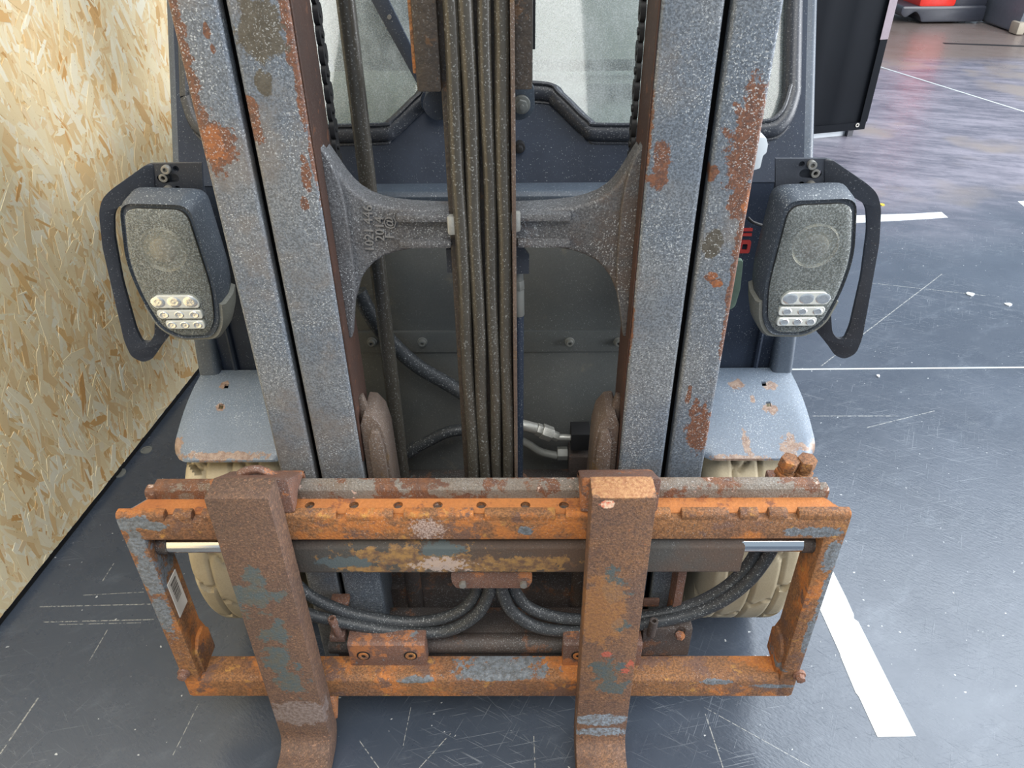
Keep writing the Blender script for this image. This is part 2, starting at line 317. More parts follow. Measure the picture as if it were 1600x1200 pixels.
    g.k(nb, g.b.inputs['Normal'])
    return g.m
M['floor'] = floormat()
M['tape'] = plain('white_floor_tape', S(214, 218, 220), .45, var=.05, bump=.1)
M['joint'] = plain('pale_floor_joint', S(186, 190, 190), .6)
M['banner'] = plain('black_sheet', S(17, 20, 25), .6, var=.2, vs=3, bump=.1, bs=8)
for k_, v_ in (('banner', .08), ('upper', .22)): M[k_].node_tree.nodes['Principled BSDF'].inputs['Specular IOR Level'].default_value = v_
M['mauve'] = plain('mauve_strip', S(120, 108, 116), .5)
M['red'] = plain('red_paint', S(206, 44, 34), .35, coat=.3, bump=0)
M['tgrey'] = plain('dark_grey_paint', S(54, 56, 64), .35, bump=0)
M['mgrey'] = plain('mid_grey_paint', S(86, 90, 98), .45, bump=0)
M['btyre'] = plain('black_tyre', S(26, 26, 28), .7)
M['cream'] = plain('cream_wheel', S(160, 150, 134), .6)
M['yellow'] = plain('yellow_leaf', S(206, 178, 60), .7)

# ------------------------------------------------------------------ mesh helpers
class MB:
    def __init__(s): s.v = []; s.f = []; s.uv = None
    def add(s, vs, fs):
        o = len(s.v); s.v += [tuple(v) for v in vs]; s.f += [tuple(i+o for i in f) for f in fs]; return s
    def box(s, x0, x1, y0, y1, z0, z1):
        return s.add([(x0,y0,z0),(x1,y0,z0),(x1,y1,z0),(x0,y1,z0),(x0,y0,z1),(x1,y0,z1),(x1,y1,z1),(x0,y1,z1)],
                     [(0,3,2,1),(4,5,6,7),(0,1,5,4),(1,2,6,5),(2,3,7,6),(3,0,4,7)])
    def prism(s, poly, axis, a, b, holes=()):
        def p3(p, t):
            return {'x': (t, p[0], p[1]), 'y': (p[0], t, p[1]), 'z': (p[0], p[1], t)}[axis]
        n = len(poly)
        if not holes:
            return s.add([p3(p, a) for p in poly]+[p3(p, b) for p in poly],
                         [tuple(range(n)), tuple(range(2*n-1, n-1, -1))]+[(i, i+n, (i+1) % n+n, (i+1) % n) for i in range(n)])
        loops = [list(poly)]+[list(h) for h in holes]
        tri = tessellate_polygon([[V((p[0], p[1], 0)) for p in l] for l in loops])
        flat = [p for l in loops for p in l]; N = len(flat)
        fs = [tuple(t) for t in tri]+[tuple(i+N for i in reversed(t)) for t in tri]
        o = 0
        for l in loops:
            k = len(l)
            fs += [(o+i, o+i+N, o+(i+1) % k+N, o+(i+1) % k) for i in range(k)]; o += k
        return s.add([p3(p, a) for p in flat]+[p3(p, b) for p in flat], fs)
    def cyl(s, p0, p1, r0, r1=None, n=16, cap=True):
        p0 = V(p0); p1 = V(p1); r1 = r0 if r1 is None else r1
        d = (p1-p0).normalized(); a = d.orthogonal().normalized(); b = d.cross(a)
        vs = []
        for p, r in ((p0, r0), (p1, r1)):
            for i in range(n):
                t = 2*math.pi*i/n; vs.append(p+a*math.cos(t)*r+b*math.sin(t)*r)
        fs = [(i, (i+1) % n, (i+1) % n+n, i+n) for i in range(n)]
        if cap: fs += [tuple(range(n-1, -1, -1)), tuple(range(n, 2*n))]
        return s.add(vs, fs)
    def ring(s, p0, p1, ro, ri, n=20):
        p0 = V(p0); p1 = V(p1); d = (p1-p0).normalized(); a = d.orthogonal().normalized(); b = d.cross(a); vs = []
        for p, r in ((p0, ro), (p1, ro), (p1, ri), (p0, ri)):
            for i in range(n):
                t = 2*math.pi*i/n; vs.append(p+a*math.cos(t)*r+b*math.sin(t)*r)
        fs = []
        for k in range(4):
            for i in range(n): fs.append((k*n+i, k*n+(i+1) % n, ((k+1) % 4)*n+(i+1) % n, ((k+1) % 4)*n+i))
        return s.add(vs, fs)
    def tube(s, pts, r, n=12, sub=6, cap=True):
        P = [V(p) for p in pts]
        if sub > 1 and len(P) > 2:
            Q = []
            for i in range(len(P)-1):
                a = P[i-1] if i else 2*P[0]-P[1]; b = P[i]; c = P[i+1]; d = P[i+2] if i+2 < len(P) else 2*P[-1]-P[-2]
                for k in range(sub):
                    t = k/sub
                    Q.append(.5*((2*b)+(c-a)*t+(2*a-5*b+4*c-d)*t*t+(3*b-a-3*c+d)*t**3))
            Q.append(P[-1]); P = Q
        d = (P[1]-P[0]).normalized(); a = d.orthogonal().normalized(); vs = []
        for i, p in enumerate(P):
            d = (P[min(i+1, len(P)-1)]-P[max(i-1, 0)]).normalized()
            a = (a-d*a.dot(d)).normalized(); b = d.cross(a)
            rr = r[i] if hasattr(r, '__len__') else r
            for k in range(n):
                t = 2*math.pi*k/n; vs.append(p+a*math.cos(t)*rr+b*math.sin(t)*rr)
        m_ = len(P)
        fs = [(i*n+k, i*n+(k+1) % n, (i+1)*n+(k+1) % n, (i+1)*n+k) for i in range(m_-1) for k in range(n)]
        if cap: fs += [tuple(range(n-1, -1, -1)), tuple((m_-1)*n+k for k in range(n))]
        return s.add(vs, fs)
    def loft(s, rings, caps=True):
        n = len(rings[0]); vs = [p for r in rings for p in r]
        fs = [(i*n+k, i*n+(k+1) % n, (i+1)*n+(k+1) % n, (i+1)*n+k) for i in range(len(rings)-1) for k in range(n)]
        if caps: fs += [tuple(range(n-1, -1, -1)), tuple((len(rings)-1)*n+k for k in range(n))]
        return s.add(vs, fs)
    def build(s, name, mat, parent=None, bevel=0, seg=2, smooth=38, jitter=0, cut=None):
        me = bpy.data.meshes.new(name); bm = bmesh.new()
        vs = [bm.verts.new(v) for v in s.v]; bm.verts.ensure_lookup_table()
        for f in s.f:
            try: bm.faces.new([vs[i] for i in f])
            except ValueError: pass
        bmesh.ops.recalc_face_normals(bm, faces=bm.faces)
        if bevel:
            ed = [e for e in bm.edges if len(e.link_faces) == 2 and e.calc_face_angle(0) > math.radians(28)]
            bmesh.ops.bevel(bm, geom=ed, offset=bevel, segments=seg, affect='EDGES', profile=.6, clamp_overlap=True)
        if jitter:
            for v in bm.verts:
                q = v.co*24; v.co += V((noise.noise(q), noise.noise(q+V((7, 0, 0))), noise.noise(q+V((0, 9, 0)))))*jitter
        bm.to_mesh(me); bm.free()
        for p in me.polygons: p.use_smooth = True
        me.set_sharp_from_angle(angle=math.radians(smooth))
        me.materials.append(M[mat] if isinstance(mat, str) else mat)
        o = bpy.data.objects.new(name, me); COL.objects.link(o)
        if cut:
            c = cut.build('hole_cutter', 'hole_shade'); c.data.materials.clear()
            md = o.modifiers.new('holes', 'BOOLEAN'); md.operation = 'DIFFERENCE'; md.object = c; md.solver = 'EXACT'
            dg = bpy.context.evaluated_depsgraph_get()
            nm = bpy.data.meshes.new_from_object(o.evaluated_get(dg)); o.modifiers.clear(); o.data = nm; nm.name = name
            if not nm.materials: nm.materials.append(M[mat])
            nm.set_sharp_from_angle(angle=math.radians(smooth))
            bpy.data.objects.remove(c)
        if parent: o.parent = parent
        return o
def tag(o, label=None, cat=None, group=None, kind=None):
    if label: o['label'] = label
    if cat: o['category'] = cat
    if group: o['group'] = group
    if kind: o['kind'] = kind
    return o
def empty(name, loc=(0, 0, 0), parent=None):
    o = bpy.data.objects.new(name, None); COL.objects.link(o); o.location = loc; o.parent = parent; o.empty_display_size = .1; return o
def mx(poly): return [(-x, y) for x, y in poly]
def rrect(x0, x1, z0, z1, r, n=5):
    out = []
    for cx, cz, a in ((x1-r, z1-r, 0), (x0+r, z1-r, 90), (x0+r, z0+r, 180), (x1-r, z0+r, 270)):
        for i in range(n+1):
            t = math.radians(a+90*i/n); out.append((cx+r*math.cos(t), cz+r*math.sin(t)))
    return out
def rpoly(poly, r, n=5):
    """polygon with rounded corners"""
    out = []; N = len(poly)
    for i in range(N):
        a, b, c = V(poly[i-1]), V(poly[i]), V(poly[(i+1) % N])
        rr = r[i] if hasattr(r, '__len__') else r
        u = (a-b); w_ = (c-b); k = min(rr, u.length*.45, w_.length*.45)
        p0 = b+u.normalized()*k; p2 = b+w_.normalized()*k
        for j in range(n+1):
            t = j/n; q = p0*(1-t)**2+b*2*t*(1-t)+p2*t*t; out.append((q.x, q.y))
    return out
def circ(cx, cz, r, n=16): return [(cx+r*math.cos(2*math.pi*i/n), cz+r*math.sin(2*math.pi*i/n)) for i in range(n)]

# ------------------------------------------------------------------ the setting
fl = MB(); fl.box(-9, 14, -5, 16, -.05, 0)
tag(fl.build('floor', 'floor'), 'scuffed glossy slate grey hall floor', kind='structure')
# board wall on the left, standing a finger above the floor
A0 = pt('z', .022, 0, 965); B0 = pt('z', .022, 310, 575)
WD = (B0-A0); WD.z = 0; WD.normalize(); WN = V((WD.y, -WD.x, 0))        # WN points to the truck
WO = V((A0.x, A0.y, 0))
WS0, WS1, WH, WZ0 = -2.6, 2.55, 2.5, .022
def wp(s_, d, z): return WO+WD*s_+WN*d+V((0, 0, z))
wb = MB()
wb.add([wp(WS0, 0, WZ0), wp(WS1, 0, WZ0), wp(WS1, -.022, WZ0), wp(WS0, -.022, WZ0), wp(WS0, 0, WH), wp(WS1, 0, WH), wp(WS1, -.022, WH), wp(WS0, -.022, WH)],
       [(0,3,2,1),(4,5,6,7),(0,1,5,4),(1,2,6,5),(2,3,7,6),(3,0,4,7)])
wall = tag(wb.build('wall_left', 'osb'), 'pale pressed wood strand board wall beside the truck', kind='structure')
pb = MB()
pb.add([wp(WS0, -.004, 0), wp(WS1, -.004, 0), wp(WS1, -.020, 0), wp(WS0, -.020, 0), wp(WS0, -.004, WZ0), wp(WS1, -.004, WZ0), wp(WS1, -.020, WZ0), wp(WS0, -.020, WZ0)],
       [(0,3,2,1),(4,5,6,7),(0,1,5,4),(1,2,6,5),(2,3,7,6),(3,0,4,7)])
tag(pb.build('wall_gap_shade_left', 'black'), 'black strip standing in for the shadow gap under the strand board wall', kind='structure')  # dark strip added to draw the shadow line below the board
wf = MB()
for s0 in (-2.2, -1.0, .2, 1.4, 2.4):
    wf.add([wp(s0, -.022, 0), wp(s0+.06, -.022, 0), wp(s0+.06, -.1, 0), wp(s0, -.1, 0), wp(s0, -.022, WH), wp(s0+.06, -.022, WH), wp(s0+.06, -.1, WH), wp(s0, -.1, WH)],
       [(0,3,2,1),(4,5,6,7),(0,1,5,4),(1,2,6,5),(2,3,7,6),(3,0,4,7)])
wst = wf.build('wall_stud', 'osb', wall); wst['kind'] = 'stuff'
def strand_poly(L, W, rng):
    k = rng.random
    return [(-L/2, -W/2*(.3+.7*k())), (-L/2+L*.08*k(), W/2*(.3+.7*k())), (-L*.1, W/2*(.9+.1*k())), (L/2-L*.15*k(), W/2*(.5+.5*k())), (L/2, -W/2*(.1+.6*k())), (L*.1, -W/2)]
def strands_mesh(name, items):
    vs, fs, uvs = [], [], []
    for (s_, z, ang, poly, d0, tx, ty) in items:
        ca, sa = math.cos(ang), math.sin(ang); o = len(vs); n = len(poly)
        r1, r2 = random.random()*50, random.random()*50
        for h in (0, 1):
            for (u, v) in poly:
                d = d0*h + (u*tx+v*ty if h else 0)
                vs.append(wp(s_+u*ca-v*sa, max(d, .00005 if h else -.0005), min(max(z+u*sa+v*ca, WZ0), WH)))
        fs.append(tuple(range(o+n, o+2*n))); uvs.append([(u+r1, v+r2) for u, v in poly])
        for i in range(n):
            j = (i+1) % n; fs.append((o+i, o+j, o+n+j, o+n+i)); uvs.append([(poly[i][0]+r1, poly[i][1]+r2)]*4)
    me = bpy.data.meshes.new(name); me.from_pydata(vs, [], fs)
    ul = me.uv_layers.new(name='UVMap'); k = 0
    for u in uvs:
        for c in u: ul.data[k].uv = c; k += 1
    me.materials.append(M['strand']); return me
rng = random.Random(3)
items = []
def rand_ang():
    return math.radians(90+(-1)**rng.randrange(2)*abs(rng.gauss(0, 24))) if rng.random() < .8 else rng.uniform(0, math.pi)
while len(items) < 16000:
    L = rng.uniform(.03, .14); W = min(L*.45, rng.choice((.006, .010, .016, .024, .034))*rng.uniform(.7, 1.3))
    s_ = rng.uniform(WS0+.07, WS1-.07) if rng.random() < .25 else rng.uniform(-.7, 2.2); z = rng.uniform(WZ0, WH) if rng.random() < .25 else rng.uniform(WZ0-.02, 1.75)
    a = rand_ang(); ext = abs(math.sin(a))*L/2+W/2
    if z+ext*.8 < WZ0+.01 or abs(s_-(WS0+WS1)/2) > (WS1-WS0)/2-L/2-.01: continue
    items.append((s_, z, a, strand_poly(L, W, rng), rng.uniform(.0003, .0012), rng.gauss(0, .008), rng.gauss(0, .02)))
so = bpy.data.objects.new('small_wood_strands', strands_mesh('small_wood_strands', items)); COL.objects.link(so); so.parent = wall; so['kind'] = 'stuff'
# the larger flakes, each a piece of its own
R3 = Matrix((WD, V((0, 0, 1)), WN)).transposed()
flake = []
for i in range(14):
    L = rng.uniform(.07, .15); W = rng.uniform(.014, .034); poly = strand_poly(L, W, rng); n = len(poly)
    vs = [(u, v, 0) for u, v in poly]+[(u, v, .0011+u*rng.gauss(0, .003)) for u, v in poly]
    me = bpy.data.meshes.new('wood_strand'); me.from_pydata(vs, [], [tuple(range(n, 2*n))]+[(a, (a+1) % n, (a+1) % n+n, a+n) for a in range(n)])
    ul = me.uv_layers.new(name='UVMap')
    for li, l in enumerate(me.loops): ul.data[li].uv = (vs[l.vertex_index][0]+i*3, vs[l.vertex_index][1])
    me.materials.append(M['strand']); flake.append((me, L, W))
for i in range(290):
    me, L, W = rng.choice(flake); s_ = rng.uniform(-.2, 1.9); z = rng.uniform(.10, 1.55)
    a = rand_ang()
    if abs(math.sin(a))*L/2+W/2 > z-WZ0: continue
    o = bpy.data.objects.new('wood_strand', me); COL.objects.link(o)
    o.matrix_world = Matrix.Translation(wp(s_, .0006, z)) @ (R3 @ Matrix.Rotation(a, 3, 'Z')).to_4x4(); o.parent = wall
# floor markings
def floor_quad(name, px, mat, z=.0012, lab=None, cat=None, grp=None, kind=None, rag=0, h=None):
    P = [pt('z', 0, *p) for p in px]
    b = MB(); b.prism([(p.x, p.y) for p in P], 'z', .0002, z)
    return tag(b.build(name, mat), lab, cat, grp, kind)
floor_quad('floor_tape', [(1262, 815), (1322, 934), (1334, 961), (1334, 967), (1341, 972), (1431, 1150.5), (1371, 1152), (1342, 1089), (1337, 1083), (1314, 1028), (1312, 1021), (1278, 946), (1222, 815)], 'tape', lab='white floor tape strip running beside the rusty fork carriage', cat='floor tape')
floor_quad('floor_tape', [(1325, 337), (1428, 334), (1471, 331.5), (1481, 340), (1436, 343), (1325, 349)], 'tape', lab='white floor tape strip lying behind the guarded headlamp', cat='floor tape')
floor_quad('floor_tape', [(1590, 315), (1640, 311), (1650, 319), (1600, 323)], 'tape', lab='white floor tape piece cut off by the photo edge', cat='floor tape')
J0 = pt('z', 0, 1180, 578); J1 = pt('z', 0, 1640, 574)
tag(MB().prism([(J0.x, J0.y-.004), (J1.x, J1.y-.004), (J1.x, J1.y+.004), (J0.x, J0.y+.004)], 'z', .0002, .0015).build('trim_1', 'joint'), 'thin pale joint line in the floor', kind='structure')
J0 = pt('z', 0, 1370, 103); J1 = pt('z', 0, 1640, 187)
dj = (J1-J0).normalized(); nj = V((-dj.y, dj.x, 0))*.010
tag(MB().prism([(q.x, q.y) for q in (J0-nj, J1-nj, J1+nj, J0+nj)], 'z', .0002, .0015).build('trim_2', 'joint'), 'pale slanting joint line in the far floor', kind='structure')
J0 = pt('z', 0, 1475, 68); J1 = pt('z', 0, 1640, 74)
tag(MB().prism([(J0.x, J0.y-.03), (J1.x, J1.y-.03), (J1.x, J1.y+.03), (J0.x, J0.y+.03)], 'z', .0002, .003).build('trim_3', 'black'), 'dark threshold strip across the far floor', kind='structure')
for (px, py, r, mat, lab) in ((187, 740, .013, 'dullbolt', 'round metal floor stud near the board wall, nearer one'), (229, 704, .012, 'dullbolt', 'round metal floor stud near the board wall, farther one')):
    p = pt('z', 0, px, py); b = MB(); b.ring(p+V((0, 0, 0)), p+V((0, 0, .004)), r*1.5, r); b.cyl(p, p+V((0, 0, .002)), r, n=18)
    tag(b.build('floor_stud', mat), lab, 'floor stud', 'floor studs')
def scrap(name, px, py, r, mat, lab, cat):
    p = pt('z', 0, px, py); n = 7
    pl = [(p.x+r*(.6+.8*random.random())*math.cos(6.283*i/n), p.y+r*(.5+.7*random.random())*math.sin(6.283*i/n)) for i in range(n)]
    tag(MB().prism(pl, 'z', .0003, .004).build(name, mat), lab, cat)
scrap('dry_leaf', 1377, 320, .016, 'yellow', 'small yellow leaf scrap on the floor beyond the white tape', 'leaf')
scrap('paper_scrap', 1575, 476, .014, 'tape', 'small white scrap on the open floor', 'scrap')
scrap('wood_chip', 1516, 460, .016, 'joint', 'pale chip lying on the floor scratch', 'scrap')
scrap('white_chip', 1372, 588, .009, 'tape', 'tiny white chip below the floor joint line', 'scrap')

# ------------------------------------------------------------------ the forklift
FL = tag(empty('forklift'), 'worn grey blue forklift truck with a rusty fork carriage and twin mast', 'forklift')
# ---- mast
RT = 2.15
for sg in (-1, 1):
    f2 = (lambda P: P) if sg > 0 else mx
    prof = f2([(.379, .17), (.3175, .17), (.3175, .195), (.352, .200), (.352, .30), (.3175, .305), (.3175, .33), (.379, .33)])
    MB().prism(prof, 'z', .05, RT-.05).build('outer_mast_rail', 'mast', FL, bevel=.006, seg=3)
    prof = f2([(.3070, .17), (.2290, .17), (.2290, .2675), (.262, .2675), (.262, .31), (.3070, .31)])
    r = MB().prism(prof, 'z', .09, RT).build('inner_mast_rail', 'mast', FL, bevel=.006, seg=3)
    x0, x1 = sorted((sg*.2292, sg*.2262))
    MB().box(x0, x1, .1735, .2665, .66 if sg < 0 else .60, RT-.02).build('wear_face', 'wear', r, bevel=.001, seg=1)
    x0, x1 = sorted((sg*.312, sg*.345)); MB().box(x0, x1, .25, .295, .1, RT-.1).build('rail_gap_shade', 'gap_shade', r)  # dark block added for the shade in the gap between rails
    # lift chain behind the inner rail
    ch = MB(); z = 1.02; k = 0
    while z < 2.1:
        off = .0015 if k % 2 else 0
        ch.prism(rrect(.270, .296, z, z+.0285, .010, 4), 'x', sg*(.2205-off), sg*(.2265))
        ch.cyl((sg*.2180, .283, z+.0142), (sg*.2260, .283, z+.0142), .0052, n=10)
        z += .026; k += 1
    ch.build('lift_chain', 'black', FL)
    # carriage runner plates between the rails
# ---- cross member casting
def arc_pts(P, n=10):
    out = []
    for i in range(len(P)-1):
        a = P[max(i-1, 0)]; b = P[i]; c = P[i+1]; d = P[min(i+2, len(P)-1)]
        for k in range(n):
            t = k/n
            out.append(tuple(.5*((2*b[j])+(c[j]-a[j])*t+(2*a[j]-5*b[j]+4*c[j]-d[j])*t*t+(3*b[j]-a[j]-3*c[j]+d[j])*t**3) for j in (0, 1)))
    out.append(P[-1]); return out
half = [(0, 1.113, 1.057), (.05, 1.113, 1.057), (.08, 1.114, 1.056), (.11, 1.116, 1.053), (.135, 1.119, 1.048), (.155, 1.124, 1.041), (.172, 1.131, 1.031), (.186, 1.141, 1.017), (.196, 1.152, 1.002), (.204, 1.164, .984), (.211, 1.177, .964), (.218, 1.190, .946), (.226, 1.206, .925)]
cols = [(-x, a_, b2) for x, a_, b2 in half[:0:-1]]+half
cm = MB().loft([[(x, .213, b2), (x, .213, a_), (x, .258, a_), (x, .258, b2)] for x, a_, b2 in cols]).build('mast_crossmember', 'cast', FL, bevel=.006, seg=3)
for sg in (-1, 1):
    f2_ = (lambda P: P) if sg > 0 else mx
    MB().prism(f2_([(.228, .90), (.222, .90), (.213, .95), (.205, .99), (.203, 1.03), (.203, 1.12), (.207, 1.16), (.216, 1.195), (.228, 1.215)]), 'y', .203, .225).build('end_flange', 'cast', cm, bevel=.007, seg=3)
    x0, x1 = sorted((sg*.05, sg*.13))
    MB().box(x0, x1, .200, .224, 1.101, 1.113).build('flange_rib', 'cast', cm, bevel=.004); MB().box(x0, x1, .202, .224, 1.058, 1.070).build('flange_rib', 'cast', cm, bevel=.004)
def text_mesh(txt, size, depth, mat, parent, mw, name):
    cu = bpy.data.curves.new(name, 'FONT'); cu.body = txt; cu.size = size; cu.extrude = depth; cu.align_x = 'CENTER'; cu.align_y = 'CENTER'; cu.resolution_u = 2
    o = bpy.data.objects.new(name, cu); COL.objects.link(o)
    me = bpy.data.meshes.new_from_object(o.evaluated_get(bpy.context.evaluated_depsgraph_get())); bpy.data.objects.remove(o)
    me.materials.clear(); me.materials.append(M[mat]); me.name = name
    me.transform(mw)
    q = bpy.data.objects.new(name, me); COL.objects.link(q); q.parent = parent; return q
def face_front(x, y, z, rot):   # lettering on a surface that faces the viewer (-y), turned by rot about y
    return Matrix.Translation((x, y, z)) @ Matrix.Rotation(rot, 4, 'Y') @ Matrix.Rotation(math.pi/2, 4, 'X')
for txt, px, py, sz in (('1021 446', 577, 357, .020), ('2014', 594, 357, .020), ('F @', 609, 355, .020)):
    p = pt('y', .2125, px, py); text_mesh(txt, sz, .0030, 'letter_shading', cm, face_front(p.x, .2128, p.z, -math.radians(86)), 'cast_lettering')
# ---- hose bundle in the middle of the mast
for (xa, xb) in ((-.0432, -.0245), (-.0225, -.0035), (.0015, .0185), (.0215, .0405)):
    xc = (xa+xb)/2; r = (xb-xa)/2*1.09; b = MB(); P = []
    for i in range(19):
        z = .42+i*(RT-.47)/18; P.append((xc+.0012*math.sin(i*1.7+xc*90), .2-.0012*math.cos(i*1.3+xc*70), z))
    b.tube(P, r, 14, 3).build('mast_hose', 'hose', FL)
MB().box(-.052, .046, .212, .224, .40, RT-.02).build('hose_backing_plate', 'blockbrown', FL, bevel=.002)
MB().box(.0425, .0485, .188, .224, .40, RT-.02).build('hose_side_strip', 'castbrown', FL, bevel=.001)
MB().prism([(-.083, 1.288), (-.050, 1.288), (-.050, 2.0), (-.083, 2.0)], 'y', .196, .26).build('crosshead_block', 'blockbrown', FL, bevel=.004, jitter=.0006)
s_ = MB().box(-.088, -.081, .205, .25, 1.31, 2.0).build('crosshead_shim', 'carr', FL, bevel=.002)
MB().box(.046, .0715, .196, .26, 1.290, 2.0).build('crosshead_block', 'blockbrown', FL, bevel=.004, jitter=.0006)
MB().box(.071, .0755, .225, .25, 1.335, 2.0).build('crosshead_shim', 'black', FL, bevel=.001)
p = pt('y', .27, 686, 160); MB().cyl((p.x, .255, p.z), (p.x, .40, p.z), .022, n=20).build('cylinder_mount', 'upper', FL, bevel=.003)
p = pt('y', .30, 815, 162); mt = MB().prism(rpoly([(p.x-.025, p.z+.03), (p.x+.018, p.z+.03), (p.x+.020, p.z-.012), (p.x, p.z-.026), (p.x-.025, p.z-.02)], .012), 'y', .30, .312).build('mount_tab', 'pillar', FL, bevel=.001)
MB().cyl((p.x, .291, p.z), (p.x, .301, p.z), .013, n=20).cyl((p.x, .282, p.z), (p.x, .292, p.z), .0095, n=6).cyl((p.x, .278, p.z), (p.x, .283, p.z), .004, n=10).build('hex_bolt', 'dullbolt', mt, bevel=.0008)
# dark pipe on the left of the bundle
MB().cyl((-.1945, .345, .25), (-.1945, .345, 2.0), .0140, n=18).build('lift_pipe', 'hose', FL)
p = pt('y', .235, 812, 405); MB().prism([(p.x-.016, p.z+.024), (p.x+.004, p.z+.024), (p.x+.015, p.z+.008), (p.x+.015, p.z-.024), (p.x-.016, p.z-.024)], 'y', .232, .238).build('dark_tab', 'bracket', FL)
p = pt('y', .235, 708, 405); MB().box(p.x-.010, p.x+.012, .232, .238, p.z-.022, p.z+.018).build('dark_tab', 'bracket', FL)
a = pt('y', .25, 809, 420); b_ = pt('y', .25, 811, 492)
MB().cyl((a.x, .25, a.z), (a.x+.001, .25, a.z-.02), .0085, n=12).cyl((a.x, .25, a.z-.02), (a.x+.001, .25, a.z-.036), .0105, n=6).cyl((a.x+.001, .25, a.z-.036), (b_.x, .25, b_.z), .0092, n=16).build('hose_crimp', 'dullbolt', FL, bevel=.001)
MB().tube([(b_.x, .25, b_.z+.005), (b_.x, .25, .9), (b_.x-.001, .25, .7), (b_.x-.003, .25, .45)], .0082, 12).build('blue_hose', 'bluehose', FL)
for px, py in ((706, 355), (806, 350)):
    p = pt('y', .195, px, py); MB().box(p.x-.007, p.x+.007, .196, .21, p.z-.014, p.z+.016).build('bundle_clip', 'fitting', FL, bevel=.004)
# ---- cowl between the mast rails
PY = .45
cw = MB().box(-.42, .42, PY, PY+.03, .30, 1.045).build('front_cowl', 'panel', FL, bevel=.004)
st = MB().box(-.415, .415, PY-.007, PY+.002, .720, .768).build('cowl_strip', 'panel', cw, bevel=.0012)
for px in (581, 660, 890, 966):
    p = pt('y', PY-.008, px, 534)
    MB().cyl((p.x, PY-.010, p.z), (p.x, PY-.006, p.z), .0098, n=20).ring((p.x, PY-.017, p.z), (p.x, PY-.009, p.z), .0066, .0032, 16).build('cowl_screw', 'dullbolt', st, bevel=.0006)
MB().prism([(PY-.002, 1.030), (PY-.002, 1.046), (PY+.006, 1.054), (.492, 1.056), (.492, 1.030)], 'x', -.42, .42).build('cowl_ledge', 'pillar', FL, bevel=.002)
# windscreen wall with a dipping lower edge
SL = .58                                                   # the front leans back
def wy(z): return .495+(z-1.05)*SL
lower = [(-.548, 1.19), (-.528, 1.146), (-.47, 1.134), (-.215, 1.134), (-.178, 1.142), (-.128, 1.180), (-.092, 1.196), (.092, 1.196), (.128, 1.180), (.178, 1.140), (.215, 1.132), (.47, 1.134), (.528, 1.146), (.548, 1.19)]
low = arc_pts(lower, 6)
full = low+[(.548, 2.02), (-.548, 2.02)]
def lean(b_): 
    b_.v = [(x, y+(z-1.05)*SL, z) for x, y, z in b_.v]; return b_
outer = [(-.574, 1.052), (.574, 1.052), (.574, 2.1), (-.574, 2.1)]
bulk = lean(MB().prism(outer, 'y', .495, .523, holes=[full])).build('windscreen_surround', 'upper', FL)
gl = lean(MB().prism(full, 'y', .503, .508)).build('windscreen', 'glass', FL)
sealp = [V((x, wy(z)-.004, z)) for x, z in full]+[V((full[0][0], wy(full[0][1])-.004, full[0][1]))]
sb = MB(); 
sb.tube(sealp, .0165, 10, 1).build('window_seal', 'rubber', gl)
MB().tube([V((x*.985, y-.010, z+.017)) for x, y, z in [tuple(q) for q in sealp[:len(low)]]], .0035, 6, 1).build('seal_lip', 'rubber', gl)
MB().tube([V((x*1.01, y-.006, z-.018)) for x, y, z in [tuple(q) for q in sealp[:len(low)]]], .0035, 6, 1).build('seal_lip', 'rubber', gl)
# raised rib of the cowl that follows the window, and a screw
p = pt('y', .525, 812, 230); MB().cyl((p.x, .520, p.z), (p.x, .545, p.z), .010, n=18).cyl((p.x, .508, p.z), (p.x, .521, p.z), .0065, n=6).build('cowl_bolt', 'black', bulk, bevel=.001)
# wiper
a = pt('y', .645, 585, -20); b_ = pt('y', .545, 666, 140)
wv = (b_-a); sd = V((wv.z, 0, -wv.x)).normalized()
wa = MB().add([a+sd*.017, a-sd*.013, b_-sd*.010, b_+sd*.010, a+sd*.017+V((0, .008, 0)), a-sd*.013+V((0, .008, 0)), b_-sd*.010+V((0, .008, 0)), b_+sd*.010+V((0, .008, 0))],
    [(0,1,2,3),(7,6,5,4),(0,4,5,1),(1,5,6,2),(2,6,7,3),(3,7,4,0)]).build('wiper_arm', 'upper', FL, bevel=.002)
q = a.lerp(b_, .29); MB().cyl((q.x, q.y-.003, q.z), (q.x, q.y+.003, q.z), .004, n=10).build('wiper_screw', 'bolt', wa)
p = pt('y', .53, 678, 158); MB().cyl((p.x, .522, p.z), (p.x, .60, p.z), .024, n=22).build('wiper_hub', 'upper', wa, bevel=.004)
# cab inside
cab = MB().prism([(.60, 1.03), (.66, 1.06), (.74, 1.10), (1.02, 1.14), (1.02, .9), (.60, .9)], 'x', -.52, .52).build('dashboard', 'cabpale', FL, bevel=.01)
MB().box(-.45, -.02, 1.3, 1.5, 1.0, 1.9).build('seat_back', 'cabdark', FL, bevel=.03)
MB().box(.02, .45, 1.6, 1.64, .9, 2.0).build('rear_panel', 'cabpale', FL, bevel=.01)
for z, x0, yy in ((1.155, .05, .96), (1.13, .20, .84)):
    MB().box(x0, .5, yy-.02, yy+.02, z-.006, z+.012).build('dash_rail', 'black', FL, bevel=.004)
MB().box(-.62, .62, 1.10, 1.95, 2.10, 2.16).build('cab_roof', 'upper', FL, bevel=.02)
MB().box(-.56, .56, 1.90, 1.94, .9, 2.1).build('cab_rear', 'cabdark', FL)
MB().box(-.56, .56, .52, 2.4, .25, .92).build('chassis_body', 'cabdark', FL, bevel=.02)
